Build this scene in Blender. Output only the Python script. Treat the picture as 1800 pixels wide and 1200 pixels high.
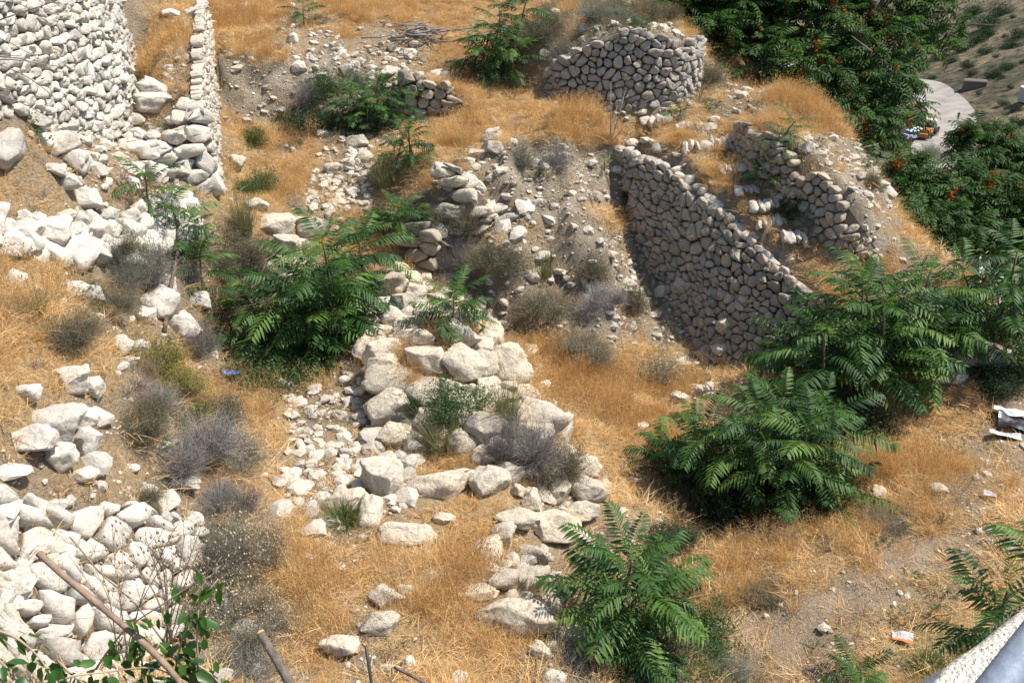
import bpy, math, random
import numpy as np
from mathutils import Vector, Matrix, Euler
from mathutils.geometry import delaunay_2d_cdt
random.seed(7)
rng = np.random.default_rng(7)
sc = bpy.context.scene
for o in list(bpy.data.objects): bpy.data.objects.remove(o)

# ------------------------------------------------------------------ camera, sky, sun, exposure
PITCH = math.radians(-27.0)
FPX = 1600.0                                    # focal length in pixels of the 1800 px wide photograph
cam_d = bpy.data.cameras.new('camera'); cam = bpy.data.objects.new('camera', cam_d)
sc.collection.objects.link(cam); sc.camera = cam
cam_d.sensor_width = 36.0; cam_d.lens = 36.0*FPX/1800.0
cam_d.clip_start = 0.05; cam_d.clip_end = 3000
cam.location = (0, 0, 0); cam.rotation_euler = (math.radians(90)+PITCH, 0, 0)
SUN_DIR = Vector((0.50, 0.04, 0.86)).normalized()     # towards the sun
sun_d = bpy.data.lights.new('sun', 'SUN'); sun_o = bpy.data.objects.new('sun', sun_d)
sc.collection.objects.link(sun_o); sun_d.energy = 5.0; sun_d.angle = math.radians(0.55); sun_d.color = (1.0, 0.94, 0.85)
sun_o.rotation_euler = SUN_DIR.to_track_quat('Z', 'Y').to_euler(); sun_o.location = (20, 8, 30)
world = bpy.data.worlds.new('World'); sc.world = world; world.use_nodes = True
nt = world.node_tree; bg = nt.nodes['Background']
sky = nt.nodes.new('ShaderNodeTexSky'); sky.sky_type = 'NISHITA'; sky.sun_disc = False
sky.sun_elevation = math.asin(SUN_DIR.z); sky.sun_rotation = math.atan2(SUN_DIR.x, SUN_DIR.y)
nt.links.new(sky.outputs[0], bg.inputs[0]); bg.inputs[1].default_value = 0.13
sc.view_settings.view_transform = 'Standard'; sc.view_settings.look = 'None'
sc.view_settings.gamma = 1.0; sc.view_settings.use_curve_mapping = False
sc.view_settings.exposure = 0.6
sc.render.engine = 'CYCLES'
sc.cycles.max_bounces = 5; sc.cycles.diffuse_bounces = 2; sc.cycles.glossy_bounces = 2
sc.cycles.transmission_bounces = 3; sc.cycles.transparent_max_bounces = 4; sc.cycles.caustics_reflective = False
sc.cycles.use_denoising = True

COL = sc.collection
CP, SP = math.cos(PITCH), math.sin(PITCH)
def ray(px, py):
    u = (px-900.0)/FPX; v = (600.0-py)/FPX
    return np.array([u, CP - v*SP, SP + v*CP])
def P(px, py, Y):
    d = ray(px, py); return d*(Y/d[1])
def proj(p):
    p = np.asarray(p, float); x, y, z = p[..., 0], p[..., 1], p[..., 2]
    dep = y*CP + z*SP; up = -y*SP + z*CP
    dep = np.where(dep < .05, .05, dep)
    return 900 + FPX*x/dep, 600 - FPX*up/dep, dep

# ------------------------------------------------------------------ noise (numpy)
def _hash(i, j, k, s):
    n = (i*374761393 + j*668265263 + k*2147483647 + s*1274126177) & 0xFFFFFFFF
    n = ((n ^ (n >> 13))*1274126177) & 0xFFFFFFFF
    n = n ^ (n >> 16)
    return (n & 0xFFFF)/65535.0*2-1
def noise3(p, s=0):
    p = np.asarray(p, float); f = np.floor(p); t = p-f; i = f.astype(np.int64)
    t = t*t*(3-2*t); r = 0
    for a in (0, 1):
        for b in (0, 1):
            for c in (0, 1):
                w = (t[..., 0] if a else 1-t[..., 0])*(t[..., 1] if b else 1-t[..., 1])*(t[..., 2] if c else 1-t[..., 2])
                r = r + w*_hash(i[..., 0]+a, i[..., 1]+b, i[..., 2]+c, s)
    return r
def fbm(p, octv=4, s=0, gain=.5):
    r = 0; a = 1; p = np.asarray(p, float)
    for o in range(octv):
        r = r + a*noise3(p*2**o + 17.3*o, s+o); a *= gain
    return r

# ------------------------------------------------------------------ object helpers
def link(name, mesh, mat=None, parent=None):
    o = bpy.data.objects.new(name, mesh); COL.objects.link(o)
    if mat is not None and mesh is not None and len(mesh.materials) == 0: mesh.materials.append(mat)
    if parent is not None: o.parent = parent
    return o
def tag(o, label=None, cat=None, group=None, kind=None):
    if label: o['label'] = label
    if cat: o['category'] = cat
    if group: o['group'] = group
    if kind: o['kind'] = kind
    return o
def empty(name, loc, label=None, cat=None, group=None, rz=0):
    o = bpy.data.objects.new(name, None); COL.objects.link(o)
    o.location = tuple(loc); o.rotation_euler = (0, 0, rz); o.empty_display_size = .2
    return tag(o, label, cat, group)
def mesh_np(name, verts, faces, smooth=True, quads=False):
    """verts (n,3), faces (m,k) arrays of equal k, or list of lists"""
    me = bpy.data.meshes.new(name)
    verts = np.asarray(verts, np.float32)
    if isinstance(faces, np.ndarray):
        k = faces.shape[1]; m = len(faces)
        me.vertices.add(len(verts)); me.vertices.foreach_set('co', verts.ravel())
        me.loops.add(m*k); me.loops.foreach_set('vertex_index', faces.astype(np.int32).ravel())
        me.polygons.add(m); me.polygons.foreach_set('loop_start', np.arange(0, m*k, k, dtype=np.int32))
        try: me.polygons.foreach_set('loop_total', np.full(m, k, np.int32))
        except Exception: pass
        me.update(calc_edges=True); me.validate()
    else:
        me.from_pydata([tuple(v) for v in verts.tolist()], [], [tuple(f) for f in faces]); me.update()
    if smooth: me.polygons.foreach_set('use_smooth', np.ones(len(me.polygons), bool))
    return me

# ------------------------------------------------------------------ materials
def newmat(name):
    m = bpy.data.materials.new(name); m.use_nodes = True; nt = m.node_tree
    for n in list(nt.nodes): nt.nodes.remove(n)
    out = nt.nodes.new('ShaderNodeOutputMaterial'); return m, nt, out
def N(nt, t, **kw):
    n = nt.nodes.new(t)
    for k, v in kw.items():
        if k.startswith('i_'):
            key = k[2:]; key = int(key) if key.isdigit() else key.replace('_', ' ')
            n.inputs[key].default_value = v
        else: setattr(n, k, v)
    return n
def ramp(nt, fac, stops, interp='LINEAR'):
    r = nt.nodes.new('ShaderNodeValToRGB'); r.color_ramp.interpolation = interp
    e = r.color_ramp.elements
    while len(e) < len(stops): e.new(.5)
    for el, (p, c) in zip(e, stops):
        el.position = p; el.color = (*c, 1) if len(c) == 3 else c
    nt.links.new(fac, r.inputs[0]); return r.outputs[0]
def mixc(nt, fac, a, b, mode='MIX'):
    m = nt.nodes.new('ShaderNodeMix'); m.data_type = 'RGBA'; m.blend_type = mode
    for s, v in ((m.inputs[0], fac), (m.inputs[6], a), (m.inputs[7], b)):
        if hasattr(v, 'links') or isinstance(v, bpy.types.NodeSocket): nt.links.new(v, s)
        elif isinstance(v, (int, float)): s.default_value = v
        else: s.default_value = (*v, 1)
    return m.outputs[2]
def g3(v): return (v, v, v)

def stone_mat(name, base, dark, warm, sc_=1.0, bump=.5, lichen=.35):
    m, nt, out = newmat(name); L = nt.links
    tc = N(nt, 'ShaderNodeNewGeometry'); oi = N(nt, 'ShaderNodeObjectInfo')
    n1 = N(nt, 'ShaderNodeTexNoise', i_Scale=5*sc_, i_Detail=8, i_Roughness=.65); L.new(tc.outputs['Position'], n1.inputs['Vector'])
    n2 = N(nt, 'ShaderNodeTexNoise', i_Scale=38*sc_, i_Detail=6, i_Roughness=.7); L.new(tc.outputs['Position'], n2.inputs['Vector'])
    n3 = N(nt, 'ShaderNodeTexNoise', i_Scale=14*sc_, i_Detail=5, i_Roughness=.6, i_Distortion=1.2); L.new(tc.outputs['Position'], n3.inputs['Vector'])
    vo = N(nt, 'ShaderNodeTexVoronoi', feature='DISTANCE_TO_EDGE', i_Scale=9*sc_, i_Randomness=1.0)
    wv = mixc(nt, .12, tc.outputs['Position'], n3.outputs['Color'], 'ADD'); L.new(wv, vo.inputs['Vector'])
    c = ramp(nt, n1.outputs[0], [(.28, dark), (.46, base), (.58, base), (.68, warm), (.8, tuple(x*q for x, q in zip(base, (.72, .60, .46))))])
    tint = ramp(nt, oi.outputs['Random'], [(0, tuple(.50*x for x in base)), (.3, tuple(.80*x for x in base)), (.55, base), (.8, warm), (1, tuple(min(.85, 1.18*x) for x in base))])
    c = mixc(nt, .5, c, tint)
    grey = ramp(nt, n3.outputs[0], [(.46, (0, 0, 0)), (.62, g3(1))])
    gm = N(nt, 'ShaderNodeMath', operation='MULTIPLY', i_1=lichen); L.new(grey, gm.inputs[0])
    c = mixc(nt, gm.outputs[0], c, tuple(x*.55 for x in (base[0]*.92, base[1]*.98, base[2]*1.08)))
    sp = ramp(nt, n2.outputs[0], [(.33, g3(.62)), (.5, g3(1.0)), (.7, g3(1.12))])
    c = mixc(nt, .8, c, sp, 'MULTIPLY')
    crack = ramp(nt, vo.outputs['Distance'], [(0, g3(.0)), (.035, g3(1))])
    ck = mixc(nt, .10, g3(1.0), crack, 'MULTIPLY'); c = mixc(nt, 1.0, c, ck, 'MULTIPLY')
    b = N(nt, 'ShaderNodeBsdfPrincipled', i_Roughness=.93); b.inputs['Specular IOR Level'].default_value = .2
    L.new(c, b.inputs['Base Color'])
    ad = N(nt, 'ShaderNodeMath', operation='MULTIPLY_ADD', i_1=.35); L.new(n2.outputs[0], ad.inputs[0]); L.new(n3.outputs[0], ad.inputs[2])
    ad2 = N(nt, 'ShaderNodeMath', operation='MULTIPLY_ADD', i_1=.07); L.new(crack, ad2.inputs[0]); L.new(ad.outputs[0], ad2.inputs[2])
    bp = N(nt, 'ShaderNodeBump', i_Strength=bump, i_Distance=.03); L.new(ad2.outputs[0], bp.inputs['Height']); L.new(bp.outputs[0], b.inputs['Normal'])
    L.new(b.outputs[0], out.inputs[0]); return m
M = {}
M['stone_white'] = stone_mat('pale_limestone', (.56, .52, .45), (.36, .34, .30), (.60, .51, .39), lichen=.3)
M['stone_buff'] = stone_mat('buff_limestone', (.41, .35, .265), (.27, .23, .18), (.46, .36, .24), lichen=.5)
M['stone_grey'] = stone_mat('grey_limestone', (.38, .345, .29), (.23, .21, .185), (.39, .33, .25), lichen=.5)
M['boulder'] = stone_mat('boulder_limestone', (.56, .49, .38), (.36, .31, .25), (.56, .44, .29), sc_=.8, bump=.9, lichen=.45)
M['rubble'] = stone_mat('rubble_limestone', (.52, .47, .39), (.38, .34, .29), (.54, .45, .33), lichen=.3)

def simple_mat(name, col, rough=.9, var=.25, scale=8, spec=.2, metal=0, bump=0, bscale=60):
    m, nt, out = newmat(name); L = nt.links
    g = N(nt, 'ShaderNodeNewGeometry')
    n = N(nt, 'ShaderNodeTexNoise', i_Scale=scale, i_Detail=5); L.new(g.outputs['Position'], n.inputs['Vector'])
    c = ramp(nt, n.outputs[0], [(.3, tuple(x*(1-var) for x in col)), (.7, tuple(min(1, x*(1+var)) for x in col))])
    b = N(nt, 'ShaderNodeBsdfPrincipled', i_Roughness=rough, i_Metallic=metal); b.inputs['Specular IOR Level'].default_value = spec
    L.new(c, b.inputs['Base Color'])
    if bump:
        n2 = N(nt, 'ShaderNodeTexNoise', i_Scale=bscale, i_Detail=4); L.new(g.outputs['Position'], n2.inputs['Vector'])
        bp = N(nt, 'ShaderNodeBump', i_Strength=bump, i_Distance=.01); L.new(n2.outputs[0], bp.inputs['Height']); L.new(bp.outputs[0], b.inputs['Normal'])
    L.new(b.outputs[0], out.inputs[0]); return m
def leaf_mat(name, stops, trans=.35, rough=.45, spec=.35, tcol=None, instr=False):
    """stops: colours picked per instance or object"""
    m, nt, out = newmat(name); L = nt.links
    oi = N(nt, 'ShaderNodeObjectInfo'); g = N(nt, 'ShaderNodeNewGeometry')
    n = N(nt, 'ShaderNodeTexNoise', i_Scale=3.0, i_Detail=3); L.new(g.outputs['Position'], n.inputs['Vector'])
    a = N(nt, 'ShaderNodeMath', operation='MULTIPLY_ADD', i_1=.55, i_2=-.14); L.new(n.outputs[0], a.inputs[0])
    a2 = N(nt, 'ShaderNodeMath', operation='MULTIPLY_ADD', i_1=.62); L.new(oi.outputs['Random'], a2.inputs[0]); L.new(a.outputs[0], a2.inputs[2])
    k = len(stops)
    c = ramp(nt, a2.outputs[0], [(i/(k-1), s) for i, s in enumerate(stops)])
    b = N(nt, 'ShaderNodeBsdfPrincipled', i_Roughness=rough); b.inputs['Specular IOR Level'].default_value = spec
    L.new(c, b.inputs['Base Color'])
    t = N(nt, 'ShaderNodeBsdfTranslucent'); tc = mixc(nt, 1.0, c, (1.25, 1.35, .6) if tcol is None else tcol, 'MULTIPLY'); L.new(tc, t.inputs[0])
    mx = N(nt, 'ShaderNodeMixShader', i_0=trans); L.new(b.outputs[0], mx.inputs[1]); L.new(t.outputs[0], mx.inputs[2])
    L.new(mx.outputs[0], out.inputs[0]); return m
# ------------------------------------------------------------------ the ground: a height field through surveyed points (pixel, forward distance)
CTRL = """700,1260,4.7 500,1260,4.7 950,1250,5.0 560,1180,5.3 700,1190,5.25 850,1180,5.4 430,1050,6.2 600,1050,6.15 780,1050,6.2 900,1060,6.2
420,900,7.3 560,900,7.35 700,920,7.2 850,930,7.15 930,950,7.1 400,780,8.7 560,800,8.5 650,820,8.3 800,820,8.2 900,830,8.1
380,720,9.6 480,700,10.0 560,720,9.7 640,740,9.45 700,760,9.15 720,700,9.55 700,620,9.9 780,600,10.3 860,620,10.1 800,560,10.8 700,520,11.9 690,480,12.5 900,680,9.6 780,680,9.5 668,600,10.25
600,650,10.6 640,690,9.95 610,600,11.3 640,620,10.8 560,560,12 620,480,13.2 520,400,13.8 480,400,13.7 450,450,13.2 400,560,12.0 390,640,10.9
400,350,14.8 500,340,14.9 600,330,15.2 430,290,16 560,250,17 640,250,17 480,240,17 400,230,17.2 660,300,15.8 690,350,15 720,380,14.6
400,110,18.3 480,90,18.7 560,120,18.8 640,130,19 720,150,19 780,160,18.8 420,215,17.7 520,210,18 600,215,18 700,210,18
400,50,20 600,50,20.8 800,80,20.5 900,150,19.3 850,110,20 400,-20,23 600,-20,23.5 800,-20,24 900,30,22
820,200,17.6 900,195,17.8 1250,170,18.2 1300,150,18.5 1230,150,18.9 760,275,15.3 850,235,16.4 950,215,16.7 1060,215,16.8 1090,230,16.5 700,290,15.4 760,230,16.8 720,215,17.6
780,330,14.8 850,300,15.0 900,330,14.6 950,380,14.1 1000,300,15.4 1040,420,13.8 1070,480,13.7 1085,540,13.15 780,420,14.0 860,420,13.35 900,490,12.95 1000,510,12.9
720,490,14.0 850,560,13.35 900,600,12.9 1000,590,13.3 1105,600,13.2 715,400,14.2 760,350,14.6 1085,300,17.0 1100,400,16.2 1130,480,14.9 1150,560,14.0
950,650,11.8 1050,680,11.6 1180,680,12 1000,760,10.4 1150,780,10.2 1190,850,9.7 1050,860,9.0 1250,920,8.95 1230,1000,7.9 1060,950,7.9 1020,1080,6.6 1200,1100,6.6
930,700,9.55 975,720,10.15 1000,830,8.5 1060,880,8.3 990,930,7.5 960,1000,6.85 960,1100,5.98
1280,1150,6.3 1400,1180,6.1 1330,1080,6.8 1420,1040,7.0 1550,970,7.5 1650,850,8.7 1750,800,9.2 1800,740,9.9 1700,700,10.4 1560,700,10.8 1500,780,9.9 1450,870,8.9 1350,920,8.4
1700,620,11.4 1620,660,11.1 1700,590,11.8 1790,600,11.8 1650,1100,6.4 1800,950,7.4 1700,1180,5.8 1400,1260,5.6 1800,1260,5.3 1900,900,8 1950,1100,6.3
1200,238,15.9 1250,262,15.5 1285,255,15.7 1330,330,14.4 1400,395,13.6 1470,450,13.0 1560,470,12.8 1520,500,12.4 1460,505,12.3
1500,600,11.9 1560,560,12.2 1600,500,12.6
1330,160,17 1400,165,16.8 1450,190,16.3 1500,250,15.6 1560,330,14.6 1590,400,13.8 1650,450,13.2 1660,500,12.7
1240,100,20 1200,60,20.7 950,30,20 1050,10,20.5 1150,15,20.5 1200,40,20.3 940,50,19.6 915,140,19.2
420,1180,5.2 360,1000,6.35 370,900,7.0 0,640,6.4 150,640,7.4 250,700,8.0 320,760,8.2 360,860,7.6 0,500,7.8 120,560,8.2 220,600,8.8 330,690,9.3 340,600,10.3 300,500,11.5 200,500,10.0 100,460,9.4 0,440,8.8
360,345,13.4 345,140,14.7 372,40,18.2 240,40,18 240,130,15.8 300,120,15.8 245,190,14.6 320,230,14.0 250,270,13 335,270,13.4 100,300,10.9 0,300,9.9 200,300,12"""
pts = [tuple(P(*map(float, t.split(',')))) for t in CTRL.split()]
# falling side of the spur, hidden behind its crest, then the valley
crest = [(1240,100,20),(1330,150,17.6),(1400,160,17.2),(1455,180,16.8),(1505,240,16.0),(1565,325,15.0),(1600,395,14.2),(1660,445,13.6),(1790,560,12.4)]
for c in crest:
    x, y, z = P(*c); pts += [(x+1.2, y+1.8, z-1.6), (x+3.5, y+5, z-5.0), (x+9, y+12, z-12)]
for c in ((1790,600,11.8),(1900,900,8),(1950,1100,6.3)):
    x, y, z = P(*c); pts += [(x+3, y+1, z-2.2), (x+9, y+3, z-8)]
W = [(-3,2,-5.9),(2,2,-6.4),(6,2,-6.3),(-6,2,-5.2),(-3,-4,-6),(6,-4,-6.6),(-12,-4,-4),(14,-4,-9),
     # hill on the left and behind
     (-12,6,-1),(-16,14,2.5),(-14,20,1.5),(-10,24,0.2),(-4,28,-1.6),(2,26,-2.4),(6,25,-3.6),(-30,30,9),(-15,45,6),(5,45,-2),(-60,80,24),(-10,90,14),(20,70,-12),(-60,0,18),(-200,200,80),(-50,250,40),(-200,0,60),(-30,-60,-10),(-200,-200,20),
     (12,30,-12),(16,40,-19),(25,60,-30),(30,20,-20),(40,0,-24),(40,-60,-32),(60,10,-36),(200,-200,-45),
     (35,80,-36),(45,110,-39.5),(60,60,-39),(75,20,-39.5)]
pts += W
# the valley floor and the far hillside, again pixel and distance
FAR = """1640,262,148 1560,262,150 1720,300,135 1660,225,163 1600,225,160 1700,215,160 1620,160,195 1560,160,200 1680,170,190 1600,146,206 1540,146,215
1700,190,178 1740,200,160 1790,215,150 1850,260,150 1750,160,170 1800,160,160 1700,140,195 1650,130,214 1800,100,185 1700,90,235 1620,100,250 1800,50,225 1700,30,280 1600,50,300 1800,0,270 1650,-30,340 1500,60,320 1800,-80,340 1400,-60,380
1900,180,150 1950,60,190"""
pts += [tuple(P(*map(float, t.split(',')))) for t in FAR.split()]
pts += [(120,40,-20),(160,120,2),(260,200,40),(260,-100,20),(300,400,70),(150,480,60),(0,500,50),(-100,420,40),(60,260,-34),(40,180,-34),(600,0,90),(600,600,150),(0,900,160),(-600,900,220),(-600,0,180),(-600,-600,60),(600,-600,60),(0,-600,0),(-300,500,120),(10,320,5)]

# walls: (foot, top) stations given left to right as seen from the front; the top is pushed back by the batter
def stations(rows, height=None, batter=.08):
    out = []
    for r in rows:
        out.append((P(*r[0]), P(*r[1])))
    return out
def fix_top(st, batter):
    """re-seat each top directly behind its foot: keep height, xy = foot + inward*batter*h"""
    n = len(st); res = []
    for i, (f, t) in enumerate(st):
        a = st[max(0, i-1)][0]; b = st[min(n-1, i+1)][0]; d = (b-a)[:2]; d = d/np.linalg.norm(d)
        inn = np.array([-d[1], d[0]]); h = t[2]-f[2]
        xy = f[:2] + inn*batter*h
        res.append((f, np.array([xy[0], xy[1], t[2]]), inn))
    return res
def pz(px, py, Y, h):        # station with its height given in metres
    f = P(px, py, Y); return (f, np.array([f[0], f[1], f[2]+h]))
WALLS = {}
WALLS['tower'] = fix_top([pz(-120,215,9.4,2.5), pz(0,195,10.3,2.6), pz(60,222,11.0,2.9), pz(140,250,12.1,3.3), pz(200,250,13.2,3.5), pz(232,232,14.2,3.6), pz(240,180,15.6,3.4), pz(238,120,17.6,3.2)], .10)
WALLS['buttress'] = fix_top([pz(386,352,13.9,1.55), pz(384,300,14.8,1.6), pz(381,240,16.0,1.6), pz(378,150,18.2,1.35), pz(372,70,20.5,.9)], .06)
WALLS['buttress_front'] = fix_top([pz(262,300,13.0,.35), pz(320,318,13.3,.75), pz(362,345,13.5,1.15), pz(384,352,13.85,1.5)], .1)
WALLS['boulders'] = fix_top([pz(-40,440,8.7,.55), pz(60,448,9.3,.55), pz(150,450,9.9,.5), pz(230,440,10.7,.5), pz(290,425,11.5,.5), pz(345,395,12.6,.35)], .15)
fw = [((-60,1230,4.0), (-60,760,5.3)), ((60,1230,4.6), (40,735,5.95)), ((170,1210,5.05), (120,705,6.6)), ((260,1190,5.35), (170,725,6.75)), ((300,1100,5.8), (240,795,6.8)), ((345,985,6.4), (320,870,6.85))]
WALLS['front'] = [(P(*a), P(*b)) for a, b in fw]
def add_inn(st):
    n = len(st); r = []
    for i, (f, t) in enumerate(st):
        a = st[max(0, i-1)][0]; b = st[min(n-1, i+1)][0]; d = (b-a)[:2]; d /= np.linalg.norm(d)
        r.append((f, t, np.array([-d[1], d[0]])))
    return r
WALLS['front'] = add_inn(WALLS['front'])
WALLS['scarp_wall'] = fix_top([pz(700,205,18.0,.85), pz(745,208,17.9,.85), pz(795,203,17.8,.55)], .1)
WALLS['turret'] = fix_top([pz(962,160,18.6,.5), pz(985,176,18.2,.95), pz(1040,186,17.9,1.35), pz(1100,190,17.8,1.55), pz(1160,192,17.85,1.5), pz(1205,185,18.2,1.35), pz(1226,165,18.8,1.15), pz(1232,140,19.5,1.0)], .07)
WALLS['stair'] = add_inn([(P(1105,300,16.25), P(1085,238,16.35)), (P(1108,400,15.6), P(1120,252,15.95)), (P(1150,490,14.75), P(1180,275,15.3)), (P(1200,560,13.9), P(1235,315,14.6)), (P(1245,650,12.95), P(1290,370,13.95)), (P(1320,665,12.5), P(1355,432,13.2)), (P(1420,650,12.1), P(1418,488,12.65)), (P(1480,620,11.8), P(1462,502,12.3))])
WALLS['parapet'] = fix_top([(P(1287,262,15.7), P(1290,203,15.8)), (P(1330,325,14.6), P(1335,215,14.8)), (P(1400,392,13.7), P(1400,272,13.9)), (P(1470,448,13.05), P(1462,332,13.3)), (P(1530,480,12.75), P(1530,408,12.95))], .1)
WALLS['mound_corner'] = fix_top([(P(716,488,14.0), P(716,398,14.1)), (P(745,494,13.75), P(750,395,13.9)), (P(775,500,13.6), P(790,410,13.9))], .15)
WALLS['mound_top'] = fix_top([(P(768,392,14.35), P(768,285,14.6)), (P(800,400,14.15), P(810,300,14.4)), (P(850,400,14.2), P(860,330,14.5)), (P(885,395,14.3), P(900,360,14.5))], .45)
edges = []
segs = []
for k, st in WALLS.items():
    for which in (0, 1):
        prev = None
        for f, t, inn in st:
            if which == 0: q = f - np.array([inn[0], inn[1], 0])*.02
            else: q = t + np.array([inn[0], inn[1], 0])*.22; q[2] -= .06
            pts.append(tuple(q)); i = len(pts)-1
            if prev is not None: edges.append((prev, i))
            prev = i
# ground behind the wall crowns
for k, dz, dd in (('tower', .1, 1.5), ('tower', .4, 4)):
    for f, t, inn in WALLS[k][1:-1]:
        q = t + np.array([inn[0], inn[1], 0])*dd; pts.append((q[0], q[1], q[2]+dz))

P3 = np.array(pts); far_rad = np.hypot(P3[:, 0], P3[:, 1])
res = delaunay_2d_cdt([Vector(p[:2]) for p in P3.tolist()], edges, [], 0, 1e-4)
cv = np.array([tuple(v) for v in res[0]]); zz = np.zeros(len(cv))
for i, orig in enumerate(res[3]):
    zz[i] = P3[orig[0], 2] if orig else np.nan
bad = np.isnan(zz)
for i in np.where(bad)[0]:
    d = np.hypot(P3[:, 0]-cv[i, 0], P3[:, 1]-cv[i, 1]); j = np.argsort(d)[:3]; w = 1/(d[j]+1e-6); zz[i] = (P3[j, 2]*w).sum()/w.sum()
tris = np.array([list(f) for f in res[2] if len(f) == 3])
TA, TB, TC = cv[tris[:, 0]], cv[tris[:, 1]], cv[tris[:, 2]]
def axis(lo, hi, step, far_lo, far_hi, g=1.09):
    a = list(np.arange(lo, hi+1e-6, step)); s = step
    while a[-1] < far_hi: s *= g; a.append(a[-1]+min(s, 14))
    s = step
    while a[0] > far_lo: s *= g; a.insert(0, a[0]-min(s, 14))
    return np.array(a)
STEP = .075
gx = axis(-8.0, 10.5, STEP, -500, 500); gy = axis(3.6, 21.5, STEP, -60, 760)
GX, GY = np.meshgrid(gx, gy, indexing='ij')
H = np.full(GX.shape, np.nan)
for t in range(len(tris)):
    a, b, c = TA[t], TB[t], TC[t]
    i0, i1 = np.searchsorted(gx, [min(a[0], b[0], c[0]), max(a[0], b[0], c[0])]); j0, j1 = np.searchsorted(gy, [min(a[1], b[1], c[1]), max(a[1], b[1], c[1])])
    i1 = min(i1+1, len(gx)); j1 = min(j1+1, len(gy)); i0 = max(0, i0-1); j0 = max(0, j0-1)
    X = GX[i0:i1, j0:j1]; Y = GY[i0:i1, j0:j1]
    den = (b[1]-c[1])*(a[0]-c[0]) + (c[0]-b[0])*(a[1]-c[1])
    if abs(den) < 1e-12: continue
    w0 = ((b[1]-c[1])*(X-c[0]) + (c[0]-b[0])*(Y-c[1]))/den; w1 = ((c[1]-a[1])*(X-c[0]) + (a[0]-c[0])*(Y-c[1]))/den; w2 = 1-w0-w1
    m = (w0 > -1e-6) & (w1 > -1e-6) & (w2 > -1e-6)
    z = w0*zz[tris[t, 0]] + w1*zz[tris[t, 1]] + w2*zz[tris[t, 2]]
    sub = H[i0:i1, j0:j1]; sub[m] = z[m]
H = np.where(np.isnan(H), -10, H)
def blur(h, n):
    for _ in range(n):
        q = np.pad(h, 1, mode='edge')
        h = (q[:-2, 1:-1] + q[2:, 1:-1] + q[1:-1, :-2] + q[1:-1, 2:] + 4*q[1:-1, 1:-1])/8
    return h
# soft everywhere, crisp near the wall lines
wmask = np.zeros_like(H)
for k, st in WALLS.items():
    for i in range(len(st)-1):
        for s in np.linspace(0, 1, 30):
            for q0, q1 in ((st[i][0], st[i+1][0]), (st[i][1], st[i+1][1])):
                q = q0*(1-s)+q1*s; ii = np.searchsorted(gx, q[0]); jj = np.searchsorted(gy, q[1])
                wmask[max(0, ii-4):ii+5, max(0, jj-4):jj+5] = 1
wmask = blur(wmask, 4)
H = wmask*blur(H, 2) + (1-wmask)*blur(H, 12)
near = np.clip(1.3 - np.hypot(GX, GY-10)/40, 0, 1)
Q = np.stack([GX, GY, H], -1)
slope = np.hypot(*np.gradient(H, gx, gy)); steep = np.clip((slope-.7)/1.0, 0, 1)
nz = .10*fbm(Q*.9, 4, 3) + .035*fbm(Q*4.5, 3, 9)
H = H + nz*(1-.75*wmask)*near
# eroded, knobbly faces of the mound
H = H + (1-wmask)*near*steep*(.13*fbm(Q*2.2, 4, 21) + .05*np.abs(fbm(Q*8, 3, 31)))
far = 1-near
H = H + far*(1.2*fbm(Q[..., :2].repeat(2, -1)[..., :3]*.06, 5, 40) + 2.6*(np.abs(fbm(np.stack([GX*.03, GY*.022, 0*GX], -1), 5, 50))-.4))*np.clip((np.hypot(GX, GY)-30)/60, 0, 1)*np.clip((H+38.5)/6, .06, 2.2)
# gullies, folds and washed out pockets in the face of the mound
def _poly(x, y, poly):
    ins = np.zeros(np.shape(x), bool); n = len(poly)
    for i in range(n):
        x0, y0 = poly[i]; x1, y1 = poly[(i+1) % n]; c = (y0 > y) != (y1 > y); ins ^= c & (x < (x1-x0)*(y-y0)/((y1-y0) if y1 != y0 else 1e-9)+x0)
    return ins
ppx, ppy, _ = proj(np.stack([GX, GY, H], -1))
mm = blur((_poly(ppx, ppy, [(790,300),(870,245),(1065,235),(1095,300),(1105,585),(860,590),(735,480),(780,400)]) & (GY > 11) & (GY < 18)).astype(float), 6)
rg = np.stack([GX*1.5, GY*.55, H*.5], -1)
H = H + mm*(.34*(np.abs(fbm(rg, 3, 61))-.28) + .10*fbm(Q*3.1, 3, 62)) 
for (qx, qy, qY, rad_, dep_) in ((1062,275,16.1,.42,.42),(800,470,13.9,.40,.40),(960,290,15.9,.35,.25),(890,520,13.1,.35,.3)):
    q = P(qx, qy, qY); H = H - dep_*np.exp(-((GX-q[0])**2+(GY-q[1])**2)/(2*(rad_*.6)**2))
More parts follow.
